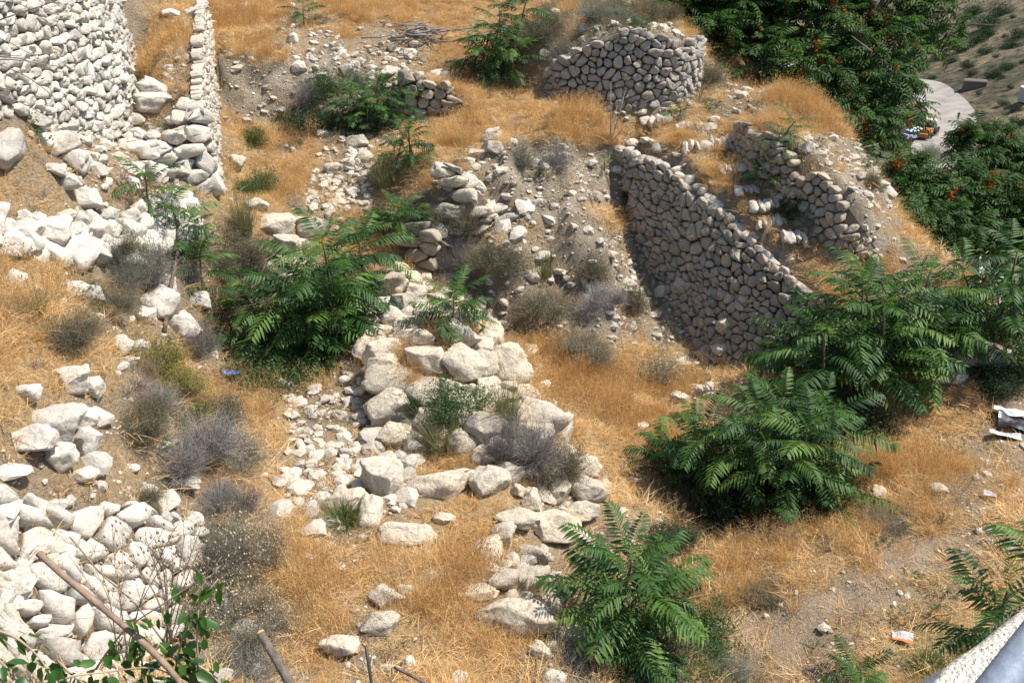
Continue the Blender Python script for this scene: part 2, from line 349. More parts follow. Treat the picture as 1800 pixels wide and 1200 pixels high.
# the flight of stairs: treads nearly level between worn risers
SP_ = [(1243,264,15.45),(1285,300,14.95),(1310,336,14.35),(1342,366,13.95),(1362,394,13.6),(1395,424,13.25)]
SW = np.array([P(*q) for q in SP_]); ax_ = (SW[-1]-SW[0])[:2]; ax_ /= np.linalg.norm(ax_); sd_ = (SW[:, :2]-SW[0, :2])@ax_
foot_xy = [(1085,236),(1180,268),(1235,312),(1290,368),(1355,430),(1400,470),(1490,470),(1440,430),(1395,388),(1330,322),(1287,256),(1200,236)]
ppx, ppy, _ = proj(np.stack([GX, GY, H], -1)); mk = _poly(ppx, ppy, foot_xy) & (GY < 17) & (GY > 12) & (GX > 1.5) & (GX < 6)
tt = (GX-SW[0, 0])*ax_[0] + (GY-SW[0, 1])*ax_[1]
zi = SW[:, 2]
fr = np.zeros_like(H); zn = H.copy()
for i in range(len(sd_)-1):
    m = mk & (tt >= sd_[i]) & (tt < sd_[i+1]); f = (tt-sd_[i])/(sd_[i+1]-sd_[i]); drop = zi[i+1]-zi[i]
    zn = np.where(m, zi[i] + drop*np.where(f < .22, .62*f/.22, .62+.38*(f-.22)/.78), zn)
H = np.where(blur(mk.astype(float), 2) > .6, zn, H)
def ground_z(x, y):
    x = np.asarray(x, float); y = np.asarray(y, float)
    i = np.clip(np.searchsorted(gx, x)-1, 0, len(gx)-2); j = np.clip(np.searchsorted(gy, y)-1, 0, len(gy)-2)
    tx = np.clip((x-gx[i])/(gx[i+1]-gx[i]), 0, 1); ty = np.clip((y-gy[j])/(gy[j+1]-gy[j]), 0, 1)
    return (H[i, j]*(1-tx)*(1-ty) + H[i+1, j]*tx*(1-ty) + H[i, j+1]*(1-tx)*ty + H[i+1, j+1]*tx*ty)
def ground_n(x, y, e=.12):
    n = np.array([ground_z(x-e, y)-ground_z(x+e, y), ground_z(x, y-e)-ground_z(x, y+e), 2*e*np.ones_like(np.asarray(x, float))])
    return n/np.linalg.norm(n, axis=0)
def hit(px, py, y0=3.0, y1=400):
    """the ground point seen at a pixel"""
    Y = np.geomspace(y0, y1, 1600); d = ray(px, py); pp = d[None, :]*(Y/d[1])[:, None]
    g = ground_z(pp[:, 0], pp[:, 1]); k = np.where(pp[:, 2] < g)[0]
    k = k[0] if len(k) else len(Y)-1
    p = pp[k].copy(); p[2] = ground_z(p[0], p[1]); return p
def mpx(p): return proj(p)[2]/FPX             # metres per photograph pixel at a point
# ------------------------------------------------------------------ what grows or lies where
ROWS = ["xxxxx"+"GGG"+"GGs"+"gG"+"gGGG"+"gg"+"bgbbg"+"g"*12, "xxxxx"+"GGG"+"Ggs"+"rs"+"ssGG"+"gb"+"bcccc"+"g"*12,
"xxxxx"+"Gsg"+"ccc"+"cr"+"rrgG"+"gg"+"ccccc"+"ssGGg"+"g"*7, "xxxxx"+"ssg"+"ccc"+"cc"+"brrg"+"GG"+"GGccc"+"gssGG"+"Gg"+"ggggg",
"ssrrr"+"rrs"+"gGb"+"bs"+"sGGG"+"GG"+"GGGGG"+"sGGgs"+"Ggc"+"gggg", "gsrrr"+"rrs"+"GGG"+"sr"+"gGGr"+"cc"+"cccrr"+"GGGsc"+"ccg"+"gggg",
"ggrrr"+"rrs"+"GgG"+"rr"+"GGrr"+"cc"+"ccccc"+"ccGGG"+"ccc"+"gggg", "ggrrr"+"rbg"+"gGs"+"rg"+"bbrr"+"rr"+"ccGcc"+"ccGGs"+"ccs"+"gggg",
"rgrrb"+"bbb"+"bbr"+"gg"+"bbcr"+"rr"+"rcccc"+"cccGG"+"gcs"+"gggg", "ggsbb"+"sbb"+"bgr"+"bg"+"sccc"+"cc"+"rcccc"+"ccccG"+"GGs"+"ggss",
"GGsbb"+"sbb"+"bbg"+"bb"+"rrbb"+"cc"+"ccccc"+"ccccs"+"Ggg"+"ggss", "GGGss"+"ssb"+"bbb"+"bb"+"grrg"+"rc"+"cccsc"+"ccccc"+"sgg"+"gsgs",
"GGGgs"+"bgb"+"bbb"+"br"+"gGGr"+"rG"+"GGGGg"+"cccgg"+"ggg"+"gsss", "GGggb"+"bgs"+"sss"+"sr"+"rGgr"+"rG"+"GGGGG"+"sgggg"+"ggG"+"GGGg",
"Ggrrb"+"bbG"+"Ggr"+"rr"+"rbgg"+"bG"+"GGGGG"+"sbbbb"+"gGG"+"GGgs", "grrgb"+"bbG"+"GGr"+"rr"+"rrgg"+"bG"+"GGGGG"+"gbbbb"+"gGG"+"Ggss",
"rrgrg"+"bbG"+"GGr"+"rr"+"rrGg"+"gs"+"sGGGG"+"gbbbb"+"gGG"+"GGss", "rrrrr"+"rbs"+"Ggr"+"rr"+"rgGG"+"gs"+"rsggg"+"sbbbb"+"bsg"+"Ggsg",
"rrrrr"+"rbb"+"sGg"+"rs"+"gGGG"+"gr"+"gssgs"+"sbbbb"+"sgG"+"Gssg", "rrrrr"+"rbb"+"sGG"+"gs"+"gGGG"+"Gg"+"bbbss"+"sgggg"+"Gg."+".ssg",
"rrrrr"+"rbb"+"bGG"+"Gg"+"GGGg"+"sr"+"bbbbg"+"gGGGs"+"s.s"+"ggsg", "rrrrr"+"bbb"+"bGG"+"Gs"+"GGGG"+"rb"+"bbbbb"+"gGGs."+".sg"+"gGGg",
"rrrrb"+"bbb"+"bsG"+"Gg"+"GGGG"+"Gg"+"bbbbb"+"bg..."+"sgG"+"Gggg", "rrrbb"+"bbb"+"bbs"+"Gs"+"gGGG"+"Gg"+"bbbbb"+"bbg.s"+"sgg"+"gGGg"]
for i, r_ in enumerate(ROWS): assert len(r_) == 36, (i, len(r_))
CM = np.array([[ord(c) for c in r_] for r_ in ROWS])
def zone(p, jit=22):
    p = np.asarray(p, float); px, py, d = proj(p)
    q = p*np.array([1.7, 1.7, 1.7])
    px = px + jit*fbm(q, 3, 71)*1.3; py = py + jit*fbm(q, 3, 77)*1.3
    i = np.floor(px/50).astype(int); j = np.floor(py/50).astype(int)
    ins = (i > -4) & (i < 40) & (j > -4) & (j < 28) & (d > 1)
    z = CM[np.clip(j, 0, 23), np.clip(i, 0, 35)]
    st = _poly(px, py, [(1150,250),(1235,300),(1300,365),(1365,430),(1400,478),(1500,490),(1445,440),(1395,395),(1335,328),(1290,262),(1200,215)]) & ins & (d < 19)
    z = np.where(st & (noise3(q*2.5, 79) > -.45), ord('G'), z)
    return np.where(ins, z, ord('g'))
def dens(z, table, default=0.0):
    out = np.full(z.shape, float(default))
    for ch, v in table.items(): out[z == ord(ch)] = v
    return out

GP = np.stack([GX, GY, H], -1); GZ = zone(GP)
mask_grass = blur(dens(GZ, dict(G=1, g=.7, s=.25, r=.3, b=.35, c=.05, x=.3)), 1)
mask_cong = blur(dens(GZ, dict(c=1, b=.45, x=.5)), 1)
mask_path = blur(dens(GZ, {'.': 1}), 2)
rad = np.hypot(GX, GY); mask_far = np.clip((rad-35)/40, 0, 1)
nx, ny = GX.shape; idx = np.arange(nx*ny).reshape(nx, ny)
faces = np.stack([idx[:-1, :-1], idx[1:, :-1], idx[1:, 1:], idx[:-1, 1:]], -1).reshape(-1, 4)
gm = mesh_np('ground', GP.reshape(-1, 3), faces)
for nm, arr in (('grass', mask_grass), ('cong', mask_cong), ('path', mask_path), ('far', mask_far)):
    at = gm.attributes.new(nm, 'FLOAT', 'POINT'); at.data.foreach_set('value', np.ascontiguousarray(arr, np.float32).ravel())
def ground_material():
    m, nt, out = newmat('hillside_soil'); L = nt.links
    g = N(nt, 'ShaderNodeNewGeometry'); pos = g.outputs['Position']
    A = {k: N(nt, 'ShaderNodeAttribute', attribute_name=k).outputs['Fac'] for k in ('grass', 'cong', 'path', 'far')}
    n1 = N(nt, 'ShaderNodeTexNoise', i_Scale=2.2, i_Detail=8, i_Roughness=.65); L.new(pos, n1.inputs['Vector'])
    n2 = N(nt, 'ShaderNodeTexNoise', i_Scale=22, i_Detail=8, i_Roughness=.7); L.new(pos, n2.inputs['Vector'])
    n3 = N(nt, 'ShaderNodeTexNoise', i_Scale=90, i_Detail=4, i_Roughness=.7); L.new(pos, n3.inputs['Vector'])
    vo = N(nt, 'ShaderNodeTexVoronoi', i_Scale=26, feature='F1'); L.new(mixc(nt, .05, pos, n2.outputs['Color'], 'ADD'), vo.inputs['Vector'])
    vo2 = N(nt, 'ShaderNodeTexVoronoi', i_Scale=60, feature='F1'); L.new(pos, vo2.inputs['Vector'])
    soil = ramp(nt, n2.outputs[0], [(.3, (.17, .125, .085)), (.5, (.29, .225, .155)), (.72, (.40, .33, .24))])
    straw = ramp(nt, n2.outputs[0], [(.3, (.27, .18, .09)), (.55, (.45, .32, .17)), (.75, (.56, .43, .26))])
    cong = ramp(nt, n1.outputs[0], [(.3, (.17, .135, .09)), (.5, (.31, .255, .185)), (.7, (.45, .385, .295))])
    path = ramp(nt, n2.outputs[0], [(.3, (.29, .21, .14)), (.6, (.41, .315, .22)), (.8, (.49, .39, .285))])
    peb = ramp(nt, vo.outputs['Distance'], [(.25, g3(1)), (.42, g3(0))]); pebsel = ramp(nt, vo.outputs['Color'], [(.52, g3(0)), (.6, g3(1))])
    pm = mixc(nt, 1, peb, pebsel, 'MULTIPLY')
    peb2 = ramp(nt, vo2.outputs['Distance'], [(.2, g3(1)), (.4, g3(0))]); pebsel2 = ramp(nt, vo2.outputs['Color'], [(.5, g3(0)), (.6, g3(1))])
    pm2 = mixc(nt, 1, peb2, pebsel2, 'MULTIPLY')
    c = mixc(nt, A['grass'], soil, straw); c = mixc(nt, A['cong'], c, cong); c = mixc(nt, A['path'], c, path)
    pk = N(nt, 'ShaderNodeMath', operation='MULTIPLY_ADD', i_1=-.8, i_2=.9); L.new(A['grass'], pk.inputs[0])
    pa = mixc(nt, 1, pm, pk.outputs[0], 'MULTIPLY'); c = mixc(nt, pa, c, (.50, .45, .37))
    pb = mixc(nt, .6, (0, 0, 0), pm2); c = mixc(nt, pb, c, (.47, .42, .34))
    # the far valley
    nf = N(nt, 'ShaderNodeTexNoise', i_Scale=.07, i_Detail=9, i_Roughness=.72); L.new(pos, nf.inputs['Vector'])
    nf2 = N(nt, 'ShaderNodeTexNoise', i_Scale=.55, i_Detail=8, i_Roughness=.75); L.new(pos, nf2.inputs['Vector'])
    fc = ramp(nt, nf.outputs[0], [(.36, (.07, .075, .05)), (.47, (.125, .115, .075)), (.55, (.20, .165, .11)), (.68, (.30, .235, .155))])
    fs = ramp(nt, nf2.outputs[0], [(.38, (.05, .065, .035)), (.47, (.6, .6, .6)), (.6, g3(1.05)), (.72, g3(1.25))])
    fc = mixc(nt, .9, fc, fs, 'MULTIPLY')
    c = mixc(nt, A['far'], c, fc)
    b = N(nt, 'ShaderNodeBsdfPrincipled', i_Roughness=.97); b.inputs['Specular IOR Level'].default_value = .1; L.new(c, b.inputs['Base Color'])
    h = N(nt, 'ShaderNodeMath', operation='MULTIPLY_ADD', i_1=.6); L.new(pm, h.inputs[0]); L.new(n2.outputs[0], h.inputs[2])
    h2 = N(nt, 'ShaderNodeMath', operation='MULTIPLY_ADD', i_1=.4); L.new(pm2, h2.inputs[0]); L.new(h.outputs[0], h2.inputs[2])
    h3 = N(nt, 'ShaderNodeMath', operation='MULTIPLY_ADD', i_1=.35); L.new(n3.outputs[0], h3.inputs[0]); L.new(h2.outputs[0], h3.inputs[2])
    bp = N(nt, 'ShaderNodeBump', i_Strength=.9, i_Distance=.07); L.new(h3.outputs[0], bp.inputs['Height']); L.new(bp.outputs[0], b.inputs['Normal'])
    L.new(b.outputs[0], out.inputs[0]); return m
M['ground'] = ground_material()
go = link('ground', gm, M['ground']); tag(go, kind='structure')

# ------------------------------------------------------------------ dirt road on the valley floor
M['road'] = simple_mat('gravel_road', (.29, .265, .235), .95, .22, .35)
def make_road():
    mid = [(-30, 95), (20, 118), (47, 133)]
    ctr = [tuple(hit(*q, y0=60)[:2]) for q in ((1600, 330), (1640, 262), (1672, 222), (1668, 192), (1636, 165), (1612, 150), (1560, 140))]
    c = np.array([(36, 70), (50, 92), (59, 115)] + ctr[1:] + [(ctr[-1][0]-50, ctr[-1][1]+10), (-80, 190)], float)
    t = np.linspace(0, len(c)-1, 160); k = np.arange(len(c))
    x = np.interp(t, k, c[:, 0]); y = np.interp(t, k, c[:, 1])
    for _ in range(6):
        x[1:-1] = (x[:-2]+2*x[1:-1]+x[2:])/4; y[1:-1] = (y[:-2]+2*y[1:-1]+y[2:])/4
    dx, dy = np.gradient(x), np.gradient(y); l = np.hypot(dx, dy); nxx, nyy = -dy/l, dx/l
    V = []
    for s in np.linspace(-3.6, 3.6, 9):
        w = s*(1+.12*noise3(np.stack([x*.15, y*.15, 0*x+s*.01], -1), 5)) if abs(s) > 3 else s
        X, Y = x+nxx*w, y+nyy*w; V.append(np.stack([X, Y, ground_z(X, Y)+.30-.03*abs(s)], -1))
    V = np.array(V); n = V.shape[1]; I = np.arange(V.shape[0]*n).reshape(V.shape[0], n)
    F = np.stack([I[:-1, :-1], I[:-1, 1:], I[1:, 1:], I[1:, :-1]], -1).reshape(-1, 4)
    o = link('road', mesh_np('road', V.reshape(-1, 3), F), M['road']); tag(o, kind='structure')
make_road()
# ------------------------------------------------------------------ dry stone walls: every stone a piece of its own
def in_poly(x, y, poly):
    ins = np.zeros(np.shape(x), bool); n = len(poly)
    for i in range(n):
        x0, y0 = poly[i]; x1, y1 = poly[(i+1) % n]
        c = (y0 > y) != (y1 > y); ins ^= c & (x < (x1-x0)*(y-y0)/((y1-y0) if y1 != y0 else 1e-9)+x0)
    return ins
def clip_poly(poly, p, n):
    """keep the side where (x-p).n <= 0"""
    out = []; m = len(poly)
    for i in range(m):
        a, b = poly[i], poly[(i+1) % m]
        da = (a[0]-p[0])*n[0]+(a[1]-p[1])*n[1]; db = (b[0]-p[0])*n[0]+(b[1]-p[1])*n[1]
        if da <= 0: out.append(a)
        if (da < 0 < db) or (db < 0 < da):
            t = da/(da-db); out.append((a[0]+(b[0]-a[0])*t, a[1]+(b[1]-a[1])*t))
    return out
def stone_mesh(poly, ctr, frame, r, depth, bulge, gap):
    """poly in wall coordinates; frame maps (s,v,d) to world; returns verts (world) and faces"""
    q = np.array(poly); c = q.mean(0)
    k = .5
    pp = []
    m = len(q)
    for i in range(m):
        a, b = q[i], q[(i+1) % m]; cut = r.uniform(.16, .44)
        pp.append(a+(b-a)*cut); pp.append(b+(a-b)*cut)
    q = np.array(pp); q = c + (q-c)*(1 - gap/np.maximum(np.hypot(*(q-c).T), gap*2.2))[:, None]
    m = len(q); size = np.hypot(*(q-c).T).mean()
    tx, ty = r.normal(0, .24), r.normal(0, .24)
    jr = np.abs(r.normal(0, .05, m))
    rings = [(-depth, .85), (-.02, .97), (bulge*.5, 1.0), (bulge*.9, .87), (bulge, .55)]
    V = []; ph = r.uniform(0, 6.28); off = r.uniform(-.018, .022)
    for d, s in rings:
        cc = c + r.normal(0, .03, 2)*size if s < .9 else c
        rr = cc + (q-cc)*s*(1+.05*r.normal(0, 1, m)[:, None]*(s < .95))*(1-jr[:, None])
        dd = d + off + (tx*(rr[:, 0]-c[0]) + ty*(rr[:, 1]-c[1]))*(d > 0) + (.10*size*r.normal(0, 1, m) if d > bulge*.5 else 0)
        V.append(np.column_stack([rr, dd*np.ones(m)]))
    V = np.concatenate(V + [np.array([[c[0], c[1], bulge*1.02+off]])])
    F = []
    for k in range(len(rings)-1):
        for i in range(m):
            j = (i+1) % m; F.append((k*m+i, k*m+j, (k+1)*m+j, (k+1)*m+i))
    t = (len(rings)-1)*m; e = len(V)-1
    for i in range(m): F.append((t+i, t+(i+1) % m, e))
    return frame(V), F
def build_wall(key, name, label, cat, w, h, mat, seed, jitter=.3, gap=.0035, bulge=.05, depth=.13, course=True, top_var=.06, drop=.10, small=.10, limit=300, smooth=True, group=None, patch=None):
    st = WALLS[key]; r = np.random.default_rng(seed)
    foot = np.array([a for a, b, c in st]); top = np.array([b for a, b, c in st])
    # densify
    n0 = len(st); T = np.linspace(0, n0-1, (n0-1)*12+1); K = np.arange(n0)
    f = np.stack([np.interp(T, K, foot[:, i]) for i in range(3)], -1); t = np.stack([np.interp(T, K, top[:, i]) for i in range(3)], -1)
    def sm(a):
        for _ in range(10): a[1:-1] = (a[:-2]+2*a[1:-1]+a[2:])/4
        return a
    f = sm(f); t = sm(t); mid = (f+t)/2
    S = np.concatenate([[0], np.cumsum(np.hypot(*np.diff(mid[:, :2], axis=0).T))])
    k = np.mean(np.linalg.norm(t-f, axis=1)/(t[:, 2]-f[:, 2]))
    def base(s, z):
        F_ = np.stack([np.interp(s, S, f[:, i]) for i in range(3)], -1); T_ = np.stack([np.interp(s, S, t[:, i]) for i in range(3)], -1)
        u = (z-F_[..., 2])/np.maximum(T_[..., 2]-F_[..., 2], .05)
        out = F_ + (T_-F_)*np.clip(u, -.5, 1.5)[..., None]; out[..., 2] = z; return out
    def frame(V):
        s, v, d = V[:, 0], V[:, 1], V[:, 2]; z = v/k; e = .08
        sc0 = np.clip(s, e*1.2, S[-1]-e*1.2); p = base(sc0, z)
        ds = (base(sc0+e, z)-base(sc0-e, z))/(2*e); dv = base(sc0, z+e)-base(sc0, z-e); dv[:, 2] = 2*e
        ds[:, 2] = 0; p = p + ds*(s-sc0)[:, None]
        n = np.cross(ds, dv); n /= np.linalg.norm(n, axis=1)[:, None]+1e-9
        return p + n*(d+.02)[:, None]
    if patch:
        o_, a_, ang, L_, Wd = patch                       # laid on the slope: origin, contour direction, extent
        e1 = np.array([math.cos(ang), math.sin(ang)]); e2 = np.array([-e1[1], e1[0]]); q4 = o_+np.array([L_/2*e1[0]+Wd/2*e2[0], L_/2*e1[1]+Wd/2*e2[1]])
        gn = np.array([ground_n(q4[0]+dx, q4[1]+dy, .4) for dx in (-.4, 0, .4) for dy in (-.4, 0, .4)]).mean(0); gn /= np.linalg.norm(gn); cs = gn[2]
        def frame(V):
            xy = o_+V[:, :1]*e1+V[:, 1:2]*e2*cs; z = ground_z(xy[:, 0], xy[:, 1]); return np.column_stack([xy, z])+gn*(V[:, 2:3]+.05)
        k = 1; f = frame(np.array([[0, 0, 0.], [L_, 0, 0]])); t = f
    fz = lambda s: np.interp(s, S, f[:, 2])*k; tz = lambda s: np.interp(s, S, t[:, 2])*k
    v0, v1 = (f[:, 2]*k).min()-h, (t[:, 2]*k).max()+h
    if patch:
        fz = lambda s: 0*s; tz = lambda s: 0*s+Wd; v0, v1 = 0, Wd; S = np.array([0, L_])
    seeds = []; v = v0
    while v < v1:
        hh = h*r.uniform(.75, 1.3) if course else h
        s = r.uniform(0, w)
        while s < S[-1]:
            ww = w*r.uniform(.6, 1.5)
            q = (s+ww/2 + r.normal(0, jitter*w*.4), v+hh/2 + r.normal(0, jitter*h*.45))
            if r.random() > drop: seeds.append(q)
            if r.random() < small: seeds.append((q[0]+r.normal(0, w*.5), q[1]+r.normal(0, h*.5)))
            s += ww
        v += hh
    sd = np.array(seeds); sc_ = np.array([1.0, w/h*.9])
    lo = fz(sd[:, 0])-.3*h; hi = tz(sd[:, 0])-h*.25 + top_var*noise3(np.stack([sd[:, 0]*3, sd[:, 0]*0, sd[:, 0]*0], -1), seed)
    keepm = (sd[:, 1] > lo) & (sd[:, 1] < hi) & (sd[:, 0] > 0) & (sd[:, 0] < S[-1])
    if patch:
        pq_ = frame(np.column_stack([sd, 0*sd[:, 0]])); ppx, ppy, _ = proj(pq_); keepm = in_poly(ppx, ppy, a_)
    E = sd*sc_
    root = empty(name, f[len(f)//2], label, cat, group); root['kind'] = 'thing'
    stones = []
    for i in np.where(keepm)[0]:
        a = E[i]; R = w*1.15
        poly = [(a[0]-R, a[1]-R*.9), (a[0]+R, a[1]-R*.9), (a[0]+R, a[1]+R*.9), (a[0]-R, a[1]+R*.9)]
        d = np.hypot(*(E-a).T)
        for j in np.argsort(d)[1:22]:
            if d[j] > 2.6*R: break
            if d[j] < w*.22: continue
            b = E[j]; poly = clip_poly(poly, (a+b)/2, b-a)
            if len(poly) < 3: break
        if len(poly) < 3: continue
        # crown line
        s_, hv = sd[i, 0], tz(sd[i, 0])+h*.25
        sl = (tz(s_+.1)-tz(s_-.1))/.2
        poly = [(x, y/sc_[1]) for x, y in poly]
        poly = clip_poly(poly, (s_, hv+r.normal(0, .15)*h), (-sl, 1.0))
        if len(poly) < 3: continue
        q = np.array(poly); area = .5*abs(np.dot(q[:, 0], np.roll(q[:, 1], 1))-np.dot(q[:, 1], np.roll(q[:, 0], 1)))
        if area < .12*w*h: continue
        sz = math.sqrt(area)
        V, F = stone_mesh(poly, a, frame, r, depth, bulge*(.6+.8*r.random())*min(1.3, sz/math.sqrt(w*h)), gap)
        V = V + fbm(V*9, 2, seed)[:, None]*.012
        c = V.mean(0); px, py, dep = proj(c)
        vis = (-70 < px < 1870) and (-70 < py < 1270)
        stones.append((vis, area/dep**2, c, V, F))
    stones.sort(key=lambda q: (not q[0], -q[1]))
    rest_v, rest_f, off = [], [], 0
    for n, (vis, sz, c, V, F) in enumerate(stones):
        if vis and n < limit:
            me = mesh_np('stone', V-c, F, smooth); me.materials.append(mat)
            o = bpy.data.objects.new('stone', me); COL.objects.link(o); o.parent = root; o.location = tuple(c-np.array(root.location))
        else:
            rest_v.append(V-np.array(root.location)); rest_f += [tuple(i+off for i in q) for q in F]; off += len(V)
    if rest_v:
        o = link('wall_stones', mesh_np('wall_stones', np.concatenate(rest_v), rest_f, smooth), mat, root); tag(o, kind='stuff')
    if patch: return root
    # earth core behind the stones
    nn = len(f); d = np.array([0, 0, 0.])
    tg = np.gradient(mid[:, :2], axis=0); tg /= np.linalg.norm(tg, axis=1)[:, None]; inn = np.stack([-tg[:, 1], tg[:, 0], 0*tg[:, 0]], -1)
    CV = np.concatenate([f+inn*.07-[0, 0, .3], t+inn*.09-[0, 0, .16], t+inn*.35-[0, 0, .30]])-np.array(root.location); I = np.arange(nn)
    CF = [(i, i+1, nn+i+1, nn+i) for i in range(nn-1)] + [(nn+i, nn+i+1, 2*nn+i+1, 2*nn+i) for i in range(nn-1)]
    link('earth_core', mesh_np('earth_core', CV, CF, False), M['core'], root)
    print('wall', name, len(stones), sum(s[0] for s in stones))
    return root
for f_, t_, i_ in WALLS['stair']: t_[2] -= .24
for f_, t_, i_ in WALLS['parapet']: t_[2] -= .10
for f_, t_, i_ in WALLS['turret']: t_[2] -= .05
M['core'] = simple_mat('earth_joint', (.17, .14, .11), .98, .3, 20)
build_wall('tower', 'round_tower_wall', 'tall curved wall of small white courses at the upper left, cut by the picture edge', 'wall', .24, .125, M['stone_white'], 1, jitter=.35, bulge=.055, gap=.005)
build_wall('buttress', 'terrace_side_wall', 'cream side wall of the stepped terrace beside the white tower, seen edge on', 'wall', .15, .10, M['rubble'], 2, jitter=.5, bulge=.035)
build_wall('buttress_front', 'terrace_front_wall', 'low front wall of the terrace below the white tower, behind the boulders', 'wall', .30, .22, M['stone_white'], 3, jitter=.45, bulge=.08)
#build_wall('boulders', 'boulder_retaining_wall', 'low retaining wall of big rounded white boulders below the tower', 'wall', .50, .36, M['stone_white'], 4, jitter=.5, bulge=.15, depth=.25, gap=.012, drop=.02, small=.25, top_var=.2)
build_wall('front', 'leaning_stone_bank', 'bright battered bank of white stones in the lower left corner', 'wall', .195, .135, M['stone_white'], 5, jitter=.75, bulge=.06, depth=.18, gap=.007, top_var=.25, small=.3, drop=.14,
  patch=(np.array([-3.3, 2.6]), [(-90,750),(20,770),(90,745),(160,720),(200,755),(255,805),(300,850),(345,900),(350,985),(325,1060),(290,1130),(265,1260),(-90,1260)], math.radians(62), 5.6, 2.6))
build_wall('scarp_wall', 'low_dry_stone_wall', 'short buff wall stub under the upper slope beside the dark green bushes', 'wall', .22, .16, M['stone_buff'], 6, jitter=.6, bulge=.05)
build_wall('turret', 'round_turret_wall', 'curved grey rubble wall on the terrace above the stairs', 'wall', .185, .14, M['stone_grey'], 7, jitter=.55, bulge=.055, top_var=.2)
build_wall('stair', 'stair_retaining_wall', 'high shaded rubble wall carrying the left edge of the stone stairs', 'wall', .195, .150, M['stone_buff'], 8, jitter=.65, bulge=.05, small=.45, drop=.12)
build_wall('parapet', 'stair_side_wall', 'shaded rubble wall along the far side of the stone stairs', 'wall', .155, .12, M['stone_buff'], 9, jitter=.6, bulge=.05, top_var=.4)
build_wall('mound_corner', 'mound_corner_masonry', 'few courses of stone left at the lower left corner of the mound', 'wall', .30, .22, M['stone_buff'], 10, jitter=.5, bulge=.06, drop=.25)
build_wall('mound_top', 'mound_upper_masonry', 'broken stepped masonry on the upper left of the earth mound', 'wall', .34, .15, M['boulder'], 11, jitter=.6, bulge=.10, gap=.02, drop=.12)
# ------------------------------------------------------------------ rocks
def ico(level):
    import bmesh
    bm = bmesh.new(); bmesh.ops.create_icosphere(bm, subdivisions=level, radius=1.0)
    v = np.array([x.co[:] for x in bm.verts]); f = np.array([[q.index for q in p.verts] for p in bm.faces]); bm.free(); return v, f
ICO = {k: ico(k) for k in (1, 2, 3, 4)}
def rock_geo(seed, level, dims=(1, 1, 1), cuts=9, rough=.12, boxy=.5):
    r = np.random.default_rng(seed); v, f = ICO[level]; v = v.copy()
    p = 2+4*boxy
    v = v/((np.abs(v)**p).sum(1)**(1/p))[:, None]*.85
    for _ in range(cuts):
        n = r.normal(0, 1, 3); n /= np.linalg.norm(n); d = r.uniform(.52, .85)
        e = v@n-d; m = e > 0; v[m] -= e[m, None]*n*.93
    v = v*(1+rough*fbm(v*1.6+seed*3.1, 4, seed)[:, None])
    if level >= 3: v = v*(1+.075*np.abs(fbm(v*4.5+seed, 3, seed+5))[:, None]+.02*fbm(v*17+seed, 2, seed+8)[:, None])
    v = v*np.array(dims); v -= (v.max(0)+v.min(0))/2; v /= np.abs(v).max(0)
    return v, f
def rock_mesh(seed, level, mat, dims=(1, 1, 1), name='boulder', **k):
    v, f = rock_geo(seed, level, dims, **k); me = mesh_np(name, v, f, True); me.materials.append(mat)
    if level <= 2: me.polygons.foreach_set('use_smooth', np.zeros(len(me.polygons), bool))
    return me
BIG = [rock_mesh(100+i, 4, M['boulder'], cuts=17, rough=.15) for i in range(12)]
MID = [rock_mesh(200+i, 3, M['rubble'], name='stone') for i in range(12)]
PALE = [rock_mesh(100+i, 4, M['stone_white'], cuts=15, rough=.14) for i in range(8)]
placed_rocks = []
def boulder(cx, cy, w, h, label, i, pale=False, tilt=.25, lift=0.0, group=None, sink=.18, name='boulder'):
    """a boulder filling about w x h photograph pixels round (cx, cy)"""
    g = hit(cx, cy+h*.30); s = mpx(g); r = random.Random(i*31+7)
    W = w*s*1.3; Hh = h*s*1.25/.93
    me = (PALE if pale else BIG)[i % (8 if pale else 12)]
    zz = min(Hh*.62, W*.75); dd = max(W*.6, Hh*.75) if h > w*.6 else max(Hh*1.0, W*.45)
    o = bpy.data.objects.new(name, me); COL.objects.link(o)
    o.scale = (W/2, dd/2, zz*.66)
    o.location = (g[0], g[1]+dd*.15, g[2]+zz*(.5-sink)+lift)
    o.rotation_euler = (r.uniform(-tilt, tilt), r.uniform(-tilt, tilt), r.uniform(-.5, .5) if h > w*.7 else r.uniform(-.15, .15))
    if r.random() < .5: o.scale[0] *= -1; o.scale[1] *= -1
    placed_rocks.append((o.location.x, o.location.y, max(W, dd)/2))
    tag(o, label, 'boulder', group); return o
